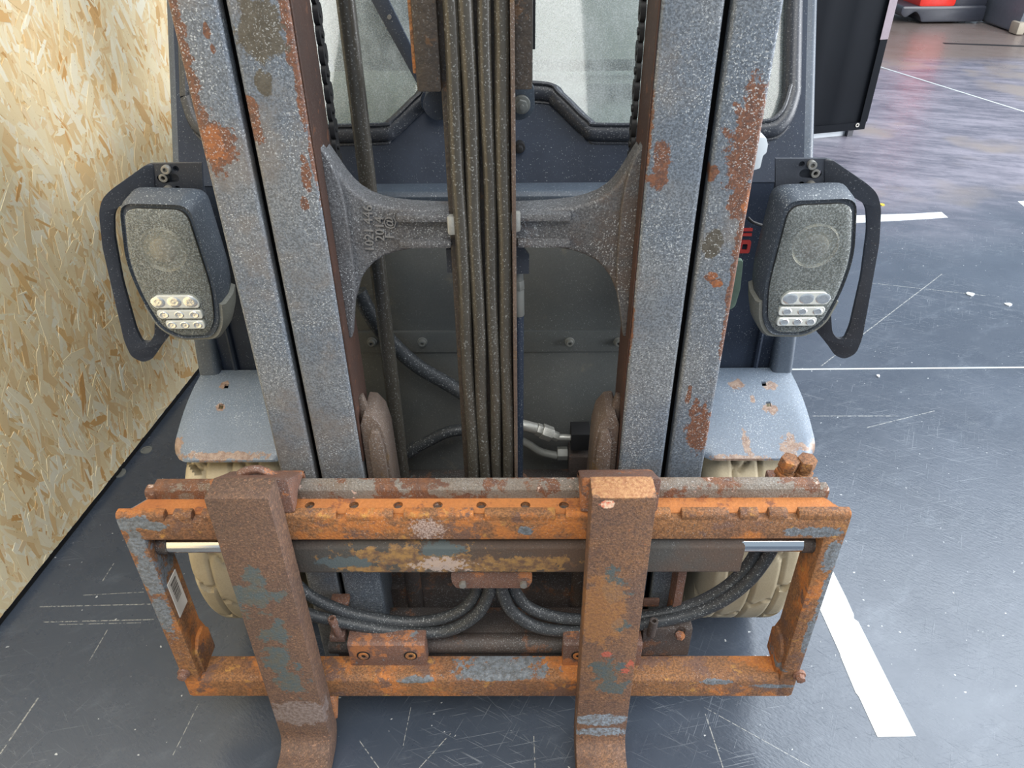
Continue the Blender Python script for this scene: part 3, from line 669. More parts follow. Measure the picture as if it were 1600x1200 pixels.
# ---- pillars, side walls, fenders
for sg in (-1, 1):
    f2 = (lambda P: P) if sg > 0 else mx
    pl = MB(); plan = f2(rpoly([(.578, .0), (.622, .0), (.626, .05), (.578, .06)], .012))
    rings = []
    for z, y in ((.60, .452), (.66, .457), (.80, .490), (.95, .545), (1.06, .590), (1.2, .672), (1.36, .765), (2.12, 1.18)):
        rings.append([(x, y+yy, z) for x, yy in plan])
    pl.loft(rings).build('front_pillar', 'pillar', FL)
    x0, x1 = sorted((sg*.40, sg*.585)); 
    lean2 = MB(); lean2.add([(x0, .478, .60), (x1, .478, .60), (x1, .4985, 1.056), (x0, .4985, 1.056), (x0, .52, .60), (x1, .52, .60), (x1, .53, 1.056), (x0, .53, 1.056)],
                            [(0,1,2,3),(7,6,5,4),(0,4,5,1),(1,5,6,2),(2,6,7,3),(3,7,4,0)])
    lean2.build('side_panel', 'upper', FL)
    MB().tube([(sg*.548, .474, .62), (sg*.548, .484, .8), (sg*.548, .492, 1.0), (sg*.548, .505, 1.07)], .006, 8).build('panel_bead', 'upper', FL)
    # fender: curved sheet, outer edge turned down
    nu, nv = 16, 14
    def fs(u, v):               # u 0 inner .. 1 outer, v 0 wall .. 1 lip
        y = .472-.192*v
        z = .660-.030*v-.056*v**1.9
        xo = .616+.026*math.sin(min(1, v*1.0)*math.pi/2)-.004*v
        xi = .420-.006*v
        x = xi+(xo-xi)*u
        if u > .88: z -= .014*((u-.88)/.12)**2.0*v*(1-.8*max(0, (v-.7)/.3))
        if v > .75 and u > .85: y += .028*((v-.75)/.25)**1.5*((u-.85)/.15)**2
        if v > .90 and u < .07: y += .012*(1-u/.07)*((v-.9)/.1)
        return (sg*x, y, z)
    b = MB(); vs = []
    for dz in (0, -.005):
        for j in range(nv+1):
            for i in range(nu+1):
                x, y, z = fs(i/nu, j/nv); vs.append((x, y, z+dz))
    n1 = (nu+1)*(nv+1); fc = []
    idx = lambda i, j: j*(nu+1)+i
    for j in range(nv):
        for i in range(nu):
            q = (idx(i, j), idx(i+1, j), idx(i+1, j+1), idx(i, j+1)); fc.append(q); fc.append(tuple(k+n1 for k in reversed(q)))
    bd = [idx(i, 0) for i in range(nu+1)]+[idx(nu, j) for j in range(1, nv+1)]+[idx(i, nv) for i in range(nu-1, -1, -1)]+[idx(0, j) for j in range(nv-1, 0, -1)]
    for k in range(len(bd)): a_, c_ = bd[k], bd[(k+1) % len(bd)]; fc.append((a_, a_+n1, c_+n1, c_))
    b.add(vs, fc)
    cu = MB()
    for v_ in (.23, .475):
        y = .472-.192*v_; x0, x1 = sorted((sg*(.5555-.0045), sg*(.5555+.0045))); cu.box(x0, x1, y-.0055, y+.0055, .4, .7)
    b.build('fender', 'fender', FL, smooth=50, cut=cu)
    MB().box(*sorted((sg*.45, sg*.60)), .50, .66, .33, .62).build('fender_stay', 'cabdark', FL)
# ---- wheels
def tyre(sg):
    W0, W1, R, yc, zc = .43, .64, .30, .50, .30
    NU, NVv = 320, 40; vs = []; fs_ = []
    prof = []
    for j in range(NVv+1):
        t = j/NVv; s2 = abs(2*t-1)
        prof.append((t, R-.030*max(0, (s2-.72)/.28)**2.2))
    side = [(-.02, R-.055), (-.02, R-.11)]
    rows = [(W0+.012, R-.12), (W0-.0, R-.06)]+[(W0+(W1-W0)*t, r) for t, r in prof]+[(W1, R-.06), (W1-.012, R-.12)]
    for i in range(NU):
        a = 2*math.pi*i/NU
        for j, (x, r) in enumerate(rows):
            t = (x-W0)/(W1-W0); d = 0
            if 2 <= j < len(rows)-2:
                ph = a*14/(2*math.pi)
                c = t*4
                hexo = .5*(int(c) % 2)
                fx = (ph+hexo+.10*math.sin(t*math.pi*8)) % 1.0
                edge = min(fx, 1-fx)
                cx = abs(c-round(c))
                if t < .2 or t > .8:
                    if edge < .06: d = .020*min(1, (.06-edge)/.02)
                else:
                    if edge < .035 or (cx < .06): d = .006
            rr = r-d
            vs.append((sg*x, yc+rr*math.sin(a), zc+rr*math.cos(a)))
    nr = len(rows)
    for i in range(NU):
        k = (i+1) % NU
        for j in range(nr-1): fs_.append((i*nr+j, i*nr+j+1, k*nr+j+1, k*nr+j))
    b = MB().add(vs, fs_)
    wh = empty('front_wheel', (0, 0, 0), FL)
    b.build('tyre', 'tyre', wh, smooth=60)
    MB().cyl((sg*.45, yc, zc), (sg*.62, yc, zc), .185, n=40).cyl((sg*.60, yc, zc), (sg*.632, yc, zc), .09, n=24).build('rim', 'rim', wh, bevel=.006)
tyre(-1); tyre(1)
MB().cyl((-.45, .5, .30), (.45, .5, .30), .07, n=20).box(-.35, .35, .40, .62, .16, .40).build('front_axle', 'darkrust', FL, bevel=.01)
# ---- lamps
LY = .32
def lampshape(g=0.):
    return rpoly([(.492-g, 1.078+g), (.592+g, 1.082+g), (.612+g, .985), (.606+g, .915), (.590+g, .858-g*.5), (.560+g, .838-g), (.512-g, .840-g), (.494-g, .866-g*.5), (.484-g, .93)], [.022, .022, .05, .03, .02, .02, .02, .02, .05], 5)
for sg in (-1, 1):
    f2 = (lambda P: P) if sg > 0 else mx
    hl = empty('headlamp', (0, 0, 0), FL)
    cx, cz = .548, .965
    def sc(P, k, kz=None, dz=0): return [(cx+(x-cx)*k, cz+(z-cz)*(kz or k)+dz) for x, z in P]
    base = lampshape(.005)
    rings = []
    for y, k, kz, dz in ((LY+.004, 1.0, 1.0, 0), (LY-.002, 1.03, 1.015, 0), (LY+.012, 1.075, 1.045, .002), (LY+.05, 1.09, 1.05, .004), (LY+.085, 1.0, .98, .0), (LY+.10, .84, .86, -.004)):
        rings.append([(x, y, z) for x, z in f2(sc(base, k, kz, dz))])
    MB().loft(rings).build('lamp_housing', 'lampbody', hl, smooth=50)
    rings = [[(x, y, z) for x, z in f2(sc(lampshape(0), k))] for y, k in ((LY+.003, 1.0), (LY-.004, .995), (LY-.0075, .95), (LY-.0095, .80), (LY-.0105, .5), (LY-.0108, .1))]
    MB().loft(rings[1:], caps=True).build('lamp_lens', 'lens', hl, smooth=60)
    MB().prism(f2(sc(lampshape(0), .985)), 'y', LY+.0005, LY+.0045).build('lamp_backing', 'lampback', hl)
    x = sg*.548
    bw = [(.041, 0.), (.038, -.0035), (.034, -.0005), (.026, -.001), (.022, -.0035), (.012, -.005), (.001, -.0055)]
    MB().loft([[(x+r*math.cos(a_*.2618), LY-.001+d, 1.005+r*1.0*math.sin(a_*.2618)) for a_ in range(24)] for r, d in bw]).build('lamp_reflector', 'bolt', hl)
    for z0, z1, xa, xb in ((.900, .925, .508, .593), (.879, .8955, .508, .588), (.858, .8745, .509, .578)):
        pl_ = f2(rpoly([(xa, z0), (xb-.004, z0), (xb, (z0+z1)/2), (xb-(.012 if z0 > .89 else .002), z1), (xa+(.010 if z0 > .89 else .001), z1), (xa-.001, (z0+z1)/2)], .006, 3))
        row = MB().prism(pl_, 'y', LY-.0135, LY-.004).build('led_row', 'ledrow', hl, bevel=.0015, seg=1)
        for k in range(3):
            xc = xa+(xb-xa)*(k+.5)/3; zc = (z0+z1)/2
            rr = (z1-z0)*.42
            MB().loft([[(sg*xc+r_*1.25*math.cos(a_*.5236), LY-.0136+d, zc+r_*math.sin(a_*.5236)) for a_ in range(12)] for r_, d in ((rr, 0), (rr*.8, -.0010), (rr*.45, -.0004), (rr*.1, -.0008))]).build('led', 'led', hl)
    # pale lower trim, wraps the lower sides
    lo = [q for q in lampshape(.010) if q[1] < .905]
    tr_r = []
    for y, ko, kzo in ((LY+.003, 1.045, 1.022), (LY+.012, 1.10, 1.060), (LY+.050, 1.115, 1.066), (LY+.080, 1.05, 1.01)):
        tr_r.append([(x_, y, z_) for x_, z_ in f2(sc(lo, ko, kzo)+sc(lo, ko-.10, kzo-.05)[::-1])])
    MB().loft(tr_r).build('lower_trim', 'lampgrey', hl)
    # mounting bracket with guard loop
    br = empty('lamp_bracket', (0, 0, 0), FL)
    def P2(pts): return [(pt('y', .405, *q).x, pt('y', .405, *q).z) for q in pts]
    pxs = [(1212, 248), (1292, 248), (1292, 330), (1212, 330)]
    bp = P2(pxs)
    holes = [circ(*P2([(1253, 256.5)])[0], .005), circ(*P2([(1252, 288)])[0], .005)]
    c0 = P2([(1256, 271)])[0]; c1 = P2([(1277, 272)])[0]
    sl_ = [(c0[0]-.0075*math.sin(t), c0[1]+.0075*math.cos(t)) for t in [math.pi*i/6 for i in range(7)]]+[(c1[0]+.0075*math.sin(t), c1[1]-.0075*math.cos(t)) for t in [math.pi*i/6 for i in range(7)]]
    MB().prism(f2(bp), 'y', .405, .411, holes=[f2(h) for h in holes+[sl_]]).build('bracket_plate', 'bracket', br)
    MB().box(*sorted((sg*(bp[0][0]+.01), sg*(bp[1][0]-.004))), .413, .418, bp[2][1], bp[0][1]-.004).build('backing_plate', 'bracket', br)
    for px, py in ((1267, 256), (1274, 271), (1266, 288)):
        q = P2([(px, py)])[0]; yb = .395 if py != 271 else .403
        MB().ring((sg*q[0], yb, q[1]), (sg*q[0], .405 if py != 271 else .413, q[1]), .0075, .0036, 18).cyl((sg*q[0], yb+.005, q[1]), (sg*q[0], .408, q[1]), .0038, n=12).build('socket_bolt', 'bolt', br, bevel=.0006)
    go = P2([(1288, 248), (1300, 249), (1349, 281), (1360, 292), (1365, 312), (1361, 365), (1349, 430), (1334, 510), (1325, 534), (1309, 545), (1296, 542), (1284, 525), (1262, 500), (1262, 430), (1288, 330)])
    gi = P2([(1315, 305), (1321, 299), (1341, 309), (1345, 320), (1345, 350), (1335, 420), (1318, 495), (1310, 515), (1300, 517), (1293, 508), (1292, 480), (1300, 420), (1306, 350)])
    gb = MB().prism(f2(rpoly(go, .012, 4)), 'y', .404, .412, holes=[f2(rpoly(gi, .010, 4))])
    x_b = bp[1][0]
    gb.v = [(x, y+(-.35*max(0, abs(x)-x_b)), z) for x, y, z in gb.v]
    gb.build('guard_loop', 'bracket', br, bevel=.001, seg=1)
# bits beside the mast on the open side
p = pt('y', .42, 1188, 240); MB().prism(rpoly([(p.x-.012, p.z+.030), (p.x+.002, p.z+.030), (p.x+.007, p.z+.018), (p.x+.007, p.z+.004), (p.x+.002, p.z), (p.x+.001, p.z-.022), (p.x-.012, p.z-.026)], .003), 'y', .41, .44).build('white_clip', 'whiteplastic', FL, bevel=.001)
p = pt('y', .44, 1148, 450); MB().prism(rpoly([(p.x-.012, p.z+.06), (p.x+.006, p.z+.06), (p.x+.010, p.z), (p.x+.006, p.z-.038), (p.x-.004, p.z-.046), (p.x-.012, p.z-.04)], .006), 'y', .435, .448).build('green_strap', 'green', FL, bevel=.002)
p = pt('y', .489, 1166, 386)
MB().prism(rrect(p.x-.014, p.x+.008, p.z-.013, p.z+.013, .004), 'y', .4888, .497, holes=[rrect(p.x-.008, p.x+.002, p.z-.006, p.z+.006, .002)]).build('red_lettering', 'redprint', FL)
p = pt('y', .489, 1168, 364)
for dz in (-.007, .003): MB().box(p.x-.012, p.x+.009, .4898, .498, p.z+dz, p.z+dz+.005).build('red_lettering', 'redprint', FL)
MB().tube([pt('y', .43, 1168, 340), pt('y', .43, 1176, 347), pt('y', .44, 1190, 352)], .003, 8).build('lamp_cable', 'black', FL)
# ---- hoses and valves low in the mast
HY = .40
MB().tube([pt('y', HY, 560, 455), pt('y', HY, 578, 490), pt('y', HY, 605, 528), pt('y', HY, 650, 570), pt('y', HY, 700, 600), pt('y', HY-.02, 745, 628)], .0150, 16).build('cross_hose', 'hose2', FL)
MB().tube([pt('y', HY, 645, 702), pt('y', HY, 668, 690), pt('y', HY, 700, 675), pt('y', HY, 735, 670)], .0125, 16).build('low_hose', 'hose2', FL)
a, b_ = pt('y', HY, 638, 708), pt('y', HY, 650, 699); MB().cyl(a, b_, .0145, n=16).build('hose_cuff', 'hose2', FL, bevel=.002)
P_ = [pt('y', .38, *q) for q in ((808, 662), (838, 670), (846, 673), (862, 679), (872, 683), (897, 684))]
MB().cyl(P_[0], P_[1], .0120, n=18).cyl(P_[1], P_[2], .0135, n=6).cyl(P_[2], P_[3], .0165, n=6).cyl(P_[3], P_[4], .0105, n=6).cyl(P_[4], P_[5], .0072, n=14).build('hose_fitting', 'fitting', FL, bevel=.0012)
MB().tube([pt('y', .39, 800, 682), pt('y', .39, 825, 694), pt('y', .39, 845, 706), pt('y', .39, 870, 712)], .0085, 12).build('elbow_pipe', 'dullbolt', FL)
p = pt('y', .38, 879, 713); MB().cyl((p.x-.011, .39, p.z), (p.x+.011, .39, p.z), .0150, n=6).build('pipe_nut', 'dullbolt', FL, bevel=.001)
a = pt('y', .36, 893, 678); b_ = pt('y', .36, 930, 745)
MB().box(a.x, a.x+.040, .36, .405, a.z-.045, a.z-.002).build('valve_block', 'black', FL, bevel=.002)
MB().box(a.x-.003, a.x+.038, .36, .41, a.z-.110, a.z-.062).build('valve_block', 'darkrust', FL, bevel=.002)
MB().prism([(.002, -.002), (.010, .010), (-.02, .012)], 'z', a.z-.6, a.z-.59) if 0 else None
p = pt('y', PY, 652, 740); MB().prism(rpoly([(p.x-.014, p.z-.03), (p.x+.014, p.z-.03), (p.x+.014, p.z+.008), (p.x-.014, p.z+.008)], .006), 'y', PY-.004, PY).build('cowl_lug', 'black', FL)
# lower mast: crosstie, cylinders, dark innards
MB().box(-.30, .30, .24, .32, .10, .24).build('mast_foot_tie', 'darkrust', FL, bevel=.008)
for x in (-.178, .178):
    MB().cyl((x, .235, .18), (x, .235, .46), .017, n=22).cyl((x, .235, .46), (x, .235, .472), .024, n=22).build('lift_cylinder', 'darkrust', FL, bevel=.003)
MB().cyl((-.02, .30, .2), (.05, .31, .5), .02, n=14).build('centre_pipe', 'darkrust', FL)
MB().box(.02, .17, .30, .34, .33, .39).build('sump_cover', 'darkrust', FL, bevel=.01)
MB().box(.355, .372, .13, .20, .10, .47).build('rail_gusset', 'rustblock', FL, bevel=.003)
# ------------------------------------------------------------------ the fork carriage
CA = empty('fork_carriage', (0, 0, 0), FL)
XL, XR = -.6255, .6025
def plan(y): return .030*max(0, y-.062)/.04 if y < .102 else .030
# front bar with groove on top
ub = MB().prism([(XL, .05), (XR, .05), (XR-.002, .068), (XR-.026, .102), (XR-.026, .118), (XL+.030, .118), (XL+.030, .102), (XL+.002, .068)], 'z', .591, .638)
cu = MB()
holes_px = (484, 553, 622, 684, 752, 821, 881)
for px in holes_px:
    q = pt('z', .638, px, 790); cu.cyl((q.x, q.y, .628), (q.x, q.y, .65), .0085, n=14)
upper = ub.build('upper_bar', 'carr', CA, bevel=.003, seg=2, cut=cu)
MB().prism([(XL+.006, .064), (XR-.006, .064), (XR-.030, .100), (XL+.034, .100)], 'z', .636, .6395).build('groove_floor', 'trough', CA, cut=cu)
for px in holes_px:
    q = pt('z', .638, px, 790); MB().cyl((q.x, q.y, .622), (q.x, q.y, .631), .0083, n=14).build('hole_bottom', 'castbrown', CA)
# front lip with notches
def gx(px, py=800): return pt('z', .648, px, py).x
notch = [(258, 272), (301, 316), (525, 541), (614, 631), (740, 757), (868, 884), (1048, 1065), (1139, 1156), (1185, 1201), (1231, 1248)]
xs = [XL+.001]+[gx(p) for n_ in notch for p in n_]+[XR-.001]
for i in range(0, len(xs), 2):
    a_, b2 = xs[i], xs[i+1]
    if b2-a_ < .004: continue
    MB().prism([(.050, .634), (.0500, .645), (.054, .6515), (.066, .6515), (.068, .634)], 'x', a_, b2).build('front_lip', 'carr', CA, bevel=.0022, jitter=.0004)
# back ridge
MB().prism([(.100, .634), (.0995, .6585), (.1045, .6665), (.1215, .6675), (.124, .662), (.124, .56), (.112, .56)], 'x', XL+.050, XR-.040).build('back_ridge', 'ridge', CA, bevel=.0012, smooth=20, jitter=.0004)
for a_, b2 in ((XL+.031, XL+.050), (XR-.040, XR-.022)):
    MB().prism([(.100, .634), (.100, .652), (.104, .657), (.120, .657), (.124, .650), (.124, .60)], 'x', a_, b2).build('ridge_end', 'ridge', CA, bevel=.004)
# side posts
for sg, xo, xi in ((-1, XL, -.590), (1, XR, .567)):
    x0, x1 = sorted((xo, xi))
    pp = MB().prism([(.05, .140), (.05, .600), (.110, .600), (.118, .54), (.118, .30), (.130, .26), (.130, .21), (.10, .17), (.085, .140)], 'x', x0, x1).build('side_post', 'carr', CA, bevel=.004, seg=2, jitter=.0008)
    xg0, xg1 = sorted((xi+sg*.004, xi-sg*.007))
    MB().prism([(.062, .20), (.062, .262), (.085, .285), (.112, .285), (.126, .262), (.126, .20)], 'x', xg0, xg1).build('post_gusset', 'carr', CA, bevel=.004, jitter=.001)
    xe = xi-sg*.0
    MB().cyl((xe+sg*.002, .085, .5475), (xe-sg*.020, .085, .5475), .0195, n=20).build('rod_cup', 'darkrust', CA, bevel=.003)
    px, py = ((288, 1054), (1248, 1057))[sg > 0]
    q = pt('y', .046, px, py); MB().cyl((q.x+sg*.002, .036, q.z), (q.x+sg*.002, .052, q.z), .0095, n=6).cyl((q.x+sg*.002, .046, q.z), (q.x+sg*.002, .054, q.z), .0125, n=16).build('corner_bolt', 'rustblock', CA, bevel=.0015)
# lower bar
MB().prism([(.05, .138), (.05, .190), (.058, .199), (.086, .203), (.10, .203), (.10, .138)], 'x', XL+.004, XR-.004).build('lower_bar', 'carr', CA, bevel=.003, jitter=.0007)
# side shift cylinder and its bright rods
MB().prism([(.066, .492), (.066, .552), (.076, .563), (.112, .563), (.112, .487), (.070, .487)], 'x', -.447, .4455).build('side_shift_cylinder', 'shiftcyl', CA, bevel=.003)
for x0, x1 in ((-.590, -.44), (.44, .5665)):
    MB().cyl((x0, .085, .5475), (x1, .085, .5475), .0172, n=28).build('bright_rod', 'chrome', CA)
hb = MB().prism(rpoly([(-.074, .478), (.074, .478), (.074, .450), (.066, .434), (-.066, .434), (-.074, .450)], .006), 'y', .078, .084).build('hose_bracket', 'rustblock', CA, bevel=.001)
MB().box(-.05, .05, .082, .13, .44, .49).build('bracket_core', 'darkrust', CA)
for px in (723, 818):
    q = pt('y', .075, px, 913); MB().cyl((q.x, .070, q.z), (q.x, .079, q.z), .0072, n=6).build('bracket_bolt', 'bolt', CA, bevel=.001)
# hoses looping below
def hp(y, L): return [pt('y', y, *q) for q in L]
loops = [(.13, [(746, 905), (744, 925), (725, 950), (690, 966), (640, 972), (585, 966), (535, 954), (490, 934), (465, 915)], .0118),
         (.115, [(768, 905), (764, 928), (745, 960), (705, 984), (655, 989), (600, 984), (540, 973), (490, 962), (455, 948)], .0122),
         (.115, [(780, 905), (786, 928), (800, 955), (835, 978), (880, 986), (940, 985), (1010, 974), (1075, 961), (1130, 938), (1172, 905), (1200, 868), (1210, 845)], .0122),
         (.130, [(798, 905), (806, 926), (825, 948), (860, 962), (905, 968), (960, 968), (1020, 962), (1080, 946), (1130, 920), (1163, 890), (1180, 865), (1188, 845)], .0118)]
for y, L, r in loops: MB().tube(hp(y, L), r, 14, 6).build('carriage_hose', 'hose2', CA)
# slide rod, plate above it, bearing pads, pins and blocks
a = pt('y', .125, 760, 1011); MB().cyl((-.345, .135, a.z), (.350, .135, a.z), .021, n=28).build('slide_rod', 'darkrust', CA)
a = pt('y', .14, 760, 996); MB().box(-.335, .335, .135, .215, a.z-.02, a.z+.004).build('slide_plate', 'darkrust', CA, bevel=.003, jitter=.0008)
MB().box(-.33, .33, .122, .150, .14, .21).build('slide_support', 'darkrust', CA, bevel=.004)
def pad(px0, px1):
    a = pt('y', .078, px0, 1043); b2 = pt('y', .078, px1, 1043); t_ = pt('y', .078, px0, 1009)
    pr = MB().prism([(.078, a.z-.002), (.078, t_.z), (.084, t_.z+.004), (.112, t_.z+.006), (.112, a.z-.002)], 'x', a.x, b2.x).build('bearing_pad', 'rustblock', CA, bevel=.003, jitter=.0006)
    zc = (a.z+t_.z)/2+.004; L = b2.x-a.x
    for k in (.19, .80):
        x = a.x+L*k
        MB().ring((x, .0755, zc), (x, .080, zc), .0105, .0046, 18).build('socket_bolt', 'carr', CA, bevel=.0008)
        MB().cyl((x, .0768, zc), (x, .080, zc), .0048, n=6).build('socket_shade', 'hole_shade', CA)  # black plug paints the shade inside the bolt's socket
        MB().ring((x, .0770, zc), (x, .079, zc), .0135, .0105, 18).build('recess_shade_ring', 'hole_shade', CA)  # black ring paints the shade of a recess around the bolt
pad(549, 668); pad(879, 1000)
a = pt('y', .10, 527, 997)
MB().box(a.x-.016, a.x+.016, .098, .125, a.z-.012, a.z+.006).build('pin_foot', 'rustblock', CA, bevel=.004, jitter=.001)
MB().ring((a.x+.002, .106, a.z+.004), (a.x-.004, .104, a.z+.056), .0085, .004, 16).build('stop_pin', 'rustblock', CA, bevel=.001)
a = pt('y', .14, 530, 945); MB().box(a.x-.018, a.x+.018, .14, .165, a.z-.006, a.z+.006).build('hose_clip', 'rustblock', CA, bevel=.003, jitter=.001)
a = pt('y', .10, 1000, 1025); b2 = pt('y', .10, 1083, 985)
blk = MB().box(a.x, b2.x, .100, .150, a.z, b2.z+.004)
cu = MB(); q = pt('z', b2.z+.004, 1064, 986); cu.cyl((q.x, q.y, b2.z-.012), (q.x, q.y, b2.z+.03), .0115, n=18)
blk.build('slide_block', 'darkrust', CA, bevel=.004, cut=cu)
MB().cyl((q.x, q.y, b2.z-.014), (q.x, q.y, b2.z-.006), .0095, n=6).build('socket_bolt', 'rustblock', CA)
q = pt('z', b2.z+.004, 1017, 990); MB().ring((q.x, q.y, b2.z), (q.x+.002, q.y-.002, b2.z+.046), .0085, .004, 16).build('stop_pin', 'darkrust', CA, bevel=.001)
a = pt('y', .15, 1018, 942); MB().box(a.x-.016, a.x+.016, .15, .156, a.z-.012, a.z+.010).build('hose_clip', 'rustblock', CA, bevel=.002)
a = pt('y', .12, 680, 902); MB().box(-.30, -.06, .115, .150, .470, .486).build('cylinder_flange', 'carr', CA, bevel=.004, jitter=.002)
# runner plates of the carriage standing between the rails
for sg in (-1, 1):
    f2 = (lambda P: P) if sg < 0 else mx
    PL = f2([(-.2255, .44), (-.2255, .735), (-.218, .757), (-.203, .755), (-.190, .735), (-.184, .70), (-.178, .44)])
    b = MB().prism(PL, 'y', .182, .255)
    b.build('runner_plate', 'castbrown', CA, bevel=.003, seg=2, smooth=24)
    PL = f2([(-.214, .44), (-.2135, .705), (-.206, .728), (-.193, .724), (-.188, .69), (-.184, .44)])
    MB().prism(PL, 'y', .172, .19).build('runner_rib', 'castbrown', CA, bevel=.003, seg=2, smooth=24)
    PL = f2([(-.2265, .66), (-.2265, .780), (-.219, .782), (-.214, .76), (-.214, .66)])
    MB().prism(PL, 'y', .20, .215).build('runner_shim', 'castbrown', CA, bevel=.002)
    x0, x1 = sorted((sg*.235, sg*.16)); MB().box(x0, x1, .118, .20, .47, .56).build('runner_arm', 'darkrust', CA, bevel=.006)
# fittings standing behind the bar
fb = None
for px, dx in ((1222, .010), (1253, .003)):
    p = pt('y', .16, px, 745)
    b0 = V((p.x-.004, .16, p.z-.03)); d = V((dx*.6, -.004, .05)).normalized()
    MB().cyl(b0, b0+d*.045, .0125, n=16).cyl(b0+d*.038, b0+d*.048, .0180, n=6).cyl(b0+d*.048, b0+d*.056, .0145, n=16).cyl(b0+d*.056, b0+d*.078, .0172, n=6).build('hose_nut', 'carr', CA, bevel=.0016)
MB().box(pt('y', .15, 1205, 760).x, pt('y', .15, 1275, 760).x, .135, .19, .55, .625).build('fitting_bracket', 'rustblock', CA, bevel=.004)
# barcode label on the inner side of the left post
q1 = pt('x', -.589, 256, 915); q2 = pt('x', -.589, 268, 904); q3 = pt('x', -.589, 289, 940); q4 = pt('x', -.589, 277, 971)
c_ = (q1+q2+q3+q4)/4
y0, y1, z0, z1 = .060, .098, .375, .465
lb = MB().box(-.5895, -.5880, y0, y1, z0, z1).build('barcode_label', 'sticker', CA)
bb = MB(); zz = z0+.034; rngb = random.Random(4)
while zz < z1-.006:
    h = rngb.choice((.001, .0016, .0026)); bb.box(-.5882, -.5876, y0+.008, y1-.008, zz, zz+h); zz += h+rngb.choice((.0022, .003))
o = bb.build('barcode', 'ink', CA); o['kind'] = 'stuff'

# ------------------------------------------------------------------ forks
def fork(xc, mat, lab, lever):
    F = tag(empty('fork_arm', (xc, 0, 0)), lab, 'fork arm', 'fork arms hanging on the carriage')
    prof = [(0, .734), (0, .086)]
    for i in range(1, 7):
        t = math.radians(90*i/7); prof.append((-.034*(1-math.cos(t)), .086-.034*math.sin(t)))
    prof += [(-.034, .052), (-.30, .050), (-1.02, .018), (-1.06, .012), (-1.06, .008), (-.30, .006), (-.02, .006)]
    for i in range(1, 8):
        t = math.radians(90*i/8); prof.append((-.0+.052*math.sin(t), .058-.052*math.cos(t)))
    prof += [(.0495, .734)]
    loc = MB().prism(prof, 'x', -.05, .05).build('fork_blade', mat, F, bevel=.0025, seg=2, jitter=.0003)
    MB().prism([(.0497, .728), (.0497, .6535), (.070, .6535), (.092, .670), (.1275, .670), (.1275, .645), (.138, .645), (.138, .672), (.120, .684), (.085, .706)], 'x', -.062, .066).build('fork_hook', 'rustblock', F, bevel=.006, jitter=.0016)
    MB().prism([(.047, .136), (.047, .060), (.070, .085), (.102, .112), (.1155, .135), (.1155, .150), (.1035, .150), (.102, .135)], 'x', -.046, .056).build('lower_hook', 'heel', F, bevel=.005, jitter=.0008)
    if lever:
        ax = [pt('y', .10, *q)-V((xc, 0, 0)) for q in ((374, 741), (384, 736), (404, 733), (428, 744), (436, 752))]
        MB().tube(ax, .0075, 6, 2).build('locking_lever', 'rustblock', F, bevel=.0015, jitter=.001)
    return F
fork(-.3874, 'fork_a', 'brown rusted fork with dark green paint remnants, standing nearer the board wall', True)
fork(.2138, 'fork_b', 'orange brown rusted fork with pale blue wear at its heel and red mark', False)

# ------------------------------------------------------------------ things far behind
p0 = pt('z', .05, 1255, 210); p1 = pt('z', .05, 1350, 201)
dv = (p1-p0); dv.z = 0; dv.normalize(); nv_ = V((dv.y, -dv.x, 0))
L = (p1-p0).length
def bq(s_, d, z): return p0.xy.to_3d()+dv*s_+nv_*d+V((0, 0, z))
def bbox(name, s0, s1, d0, d1, z0, z1, mat, par, bev=0):
    vs = [bq(s, d, z) for z in (z0, z1) for s, d in ((s0, d0), (s1, d0), (s1, d1), (s0, d1))]
    return MB().add(vs, [(0,1,2,3),(7,6,5,4),(0,4,5,1),(1,5,6,2),(2,6,7,3),(3,7,4,0)]).build(name, mat, par, bevel=bev)
BN = tag(empty('hanging_sheet', p0.xy.to_3d()), 'black hanging sheet with a hem eyelet behind the forklift pillar', 'sheet')
BN.location = (0, 0, 0)
b = MB(); vs = []; N = 24
for z in (.05, 2.4):
    for i in range(N+1):
        s_ = -1.2+(L+1.2)*i/N; vs.append(bq(s_, .012*math.sin(i*1.9)*(1 if 0 < i < N else 0), z))
for z in (.05, 2.4):
    for i in range(N+1):
        s_ = -1.2+(L+1.2)*i/N; vs.append(bq(s_, .012*math.sin(i*1.9)*(1 if 0 < i < N else 0)-.006, z))
fc = []
k = N+1
for i in range(N):
    fc += [(i, i+1, k+i+1, k+i), (2*k+i+1, 2*k+i, 3*k+i, 3*k+i+1), (i, 2*k+i, 2*k+i+1, i+1), (k+i, k+i+1, 3*k+i+1, 3*k+i)]
fc += [(0, k, 3*k, 2*k), (N, 2*k+N, 3*k+N, k+N)]
b.add(vs, fc).build('sheet', 'banner', BN, smooth=70)
bbox('hem', -1.19, L-.01, .013, .017, .052, .10, 'banner', BN)
bbox('side_hem', L-.055, L-.004, .013, .017, .10, 2.38, 'banner', BN)
bbox('mauve_edge', L-.06, L-.004, .017, .020, .60, 2.38, 'mauve', BN)
q = bq(L-.075, .02, .085); MB().ring(q, q+nv_*.004, .014, .007, 16).build('eyelet', 'bolt', BN)
bbox('top_rail', -1.2, L, -.02, .02, 2.38, 2.43, 'tgrey', BN)
bbox('post', -1.2, -1.15, -.04, 0, 0, 2.43, 'tgrey', BN)
bbox('post', L-.1, L-.06, -.05, -.02, 0, 2.43, 'tgrey', BN)
bbox('gap_glint_strip', -1.2, L-.1, -.07, -.05, 0, .045, 'whiteplastic', BN)  # white strip added for the bright reflecting gap below the sheet

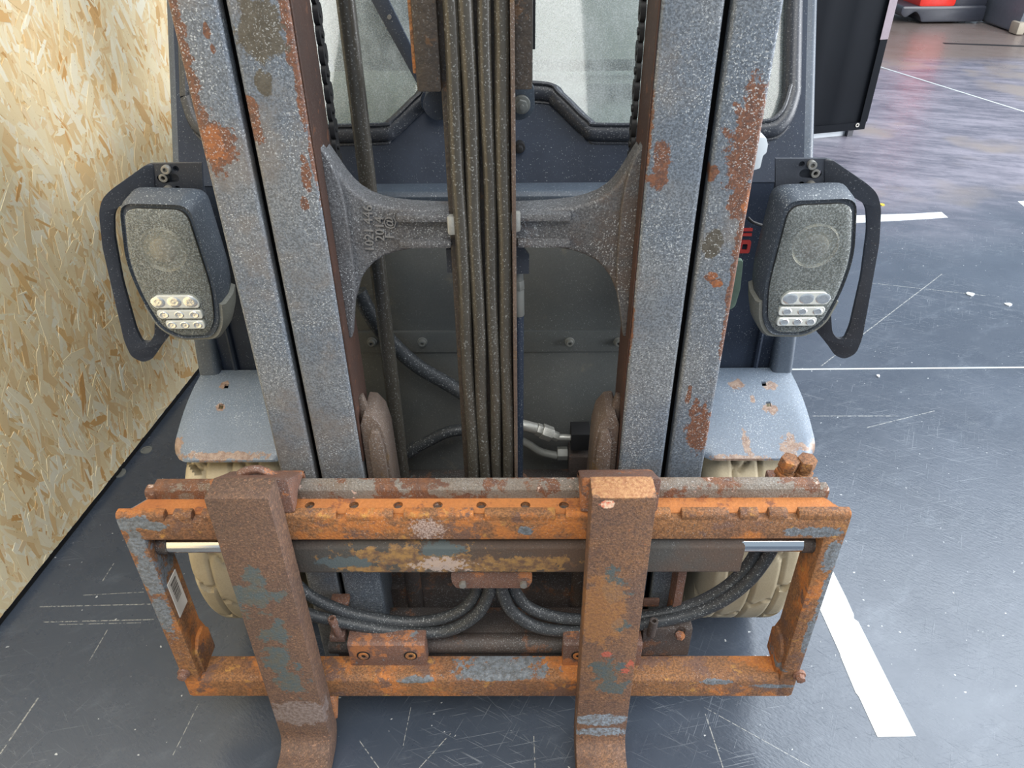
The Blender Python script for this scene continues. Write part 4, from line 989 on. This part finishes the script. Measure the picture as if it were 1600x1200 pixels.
def far(px, py): return pt('z', 0, px, py)
TR = tag(empty('parked_truck'), 'red and dark grey industrial truck parked far back in the hall', 'truck')
a = far(1452, 38); c = far(1566, 42)
x0, x1, yf = a.x-.12, c.x-.12, a.y
zt_ = pt('y', yf, 1500, 9).z
MB().prism(rpoly([(x0+.02, .02), (x1, .02), (x1, zt_), (x0-.22, zt_), (x0-.22, zt_-.08), (x0-.16, zt_-.12), (x0-.06, zt_-.05), (x0+.0, zt_-.11)], .03), 'y', yf, yf+.75).build('chassis', 'tgrey', TR, bevel=.03)
MB().box(x0-.05, x1-.35, yf-.01, yf+.74, zt_-.01, .95).build('bonnet', 'red', TR, bevel=.04)
MB().box(x1-.36, x1, yf+.02, yf+.73, zt_-.008, .80).build('side_cover', 'tgrey', TR, bevel=.03)
MB().cyl((x0+.05, yf+.12, .105), (x0+.30, yf+.12, .105), .105, n=24).build('front_wheel', 'btyre', TR, bevel=.01)
MB().cyl((x1-.2, yf+.6, .12), (x1-.02, yf+.6, .12), .12, n=24).build('rear_wheel', 'btyre', TR, bevel=.01)
q = far(1398, 30)
DW = tag(empty('spare_wheel'), 'black tyre standing beside the parked red truck', 'wheel')
q.x += .02; q.y += .85
MB().cyl((q.x-.05, q.y+.35, .34), (q.x+.22, q.y+.35, .34), .34, n=40).build('tyre', 'btyre', DW, bevel=.05, seg=3)
MB().cyl((q.x-.06, q.y+.35, .34), (q.x+.23, q.y+.35, .34), .16, n=24).build('rim', 'mgrey', DW, bevel=.01)
q = far(1582, 54); q.x += .10
MC = tag(empty('grey_machine'), 'grey machine with a cream wheel beside the parked red truck', 'machine')
MB().prism(rpoly([(q.x-.08, .01), (q.x+.9, .01), (q.x+.9, .9), (q.x+.1, .9), (q.x-.06, .2)], .03), 'y', q.y, q.y+.8).build('machine_body', 'mgrey', MC, bevel=.02)
MB().cyl((q.x+.16, q.y-.05, .14), (q.x+.16, q.y+.02, .14), .135, n=36).build('machine_wheel', 'cream', MC, bevel=.012)
MB().cyl((q.x+.16, q.y-.06, .14), (q.x+.16, q.y-.04, .14), .05, n=20).build('wheel_hub', 'mgrey', MC, bevel=.004)
MB().box(q.x-.10, q.x-.02, q.y-.06, q.y+.1, .005, .12).build('machine_foot', 'cream', MC, bevel=.02)
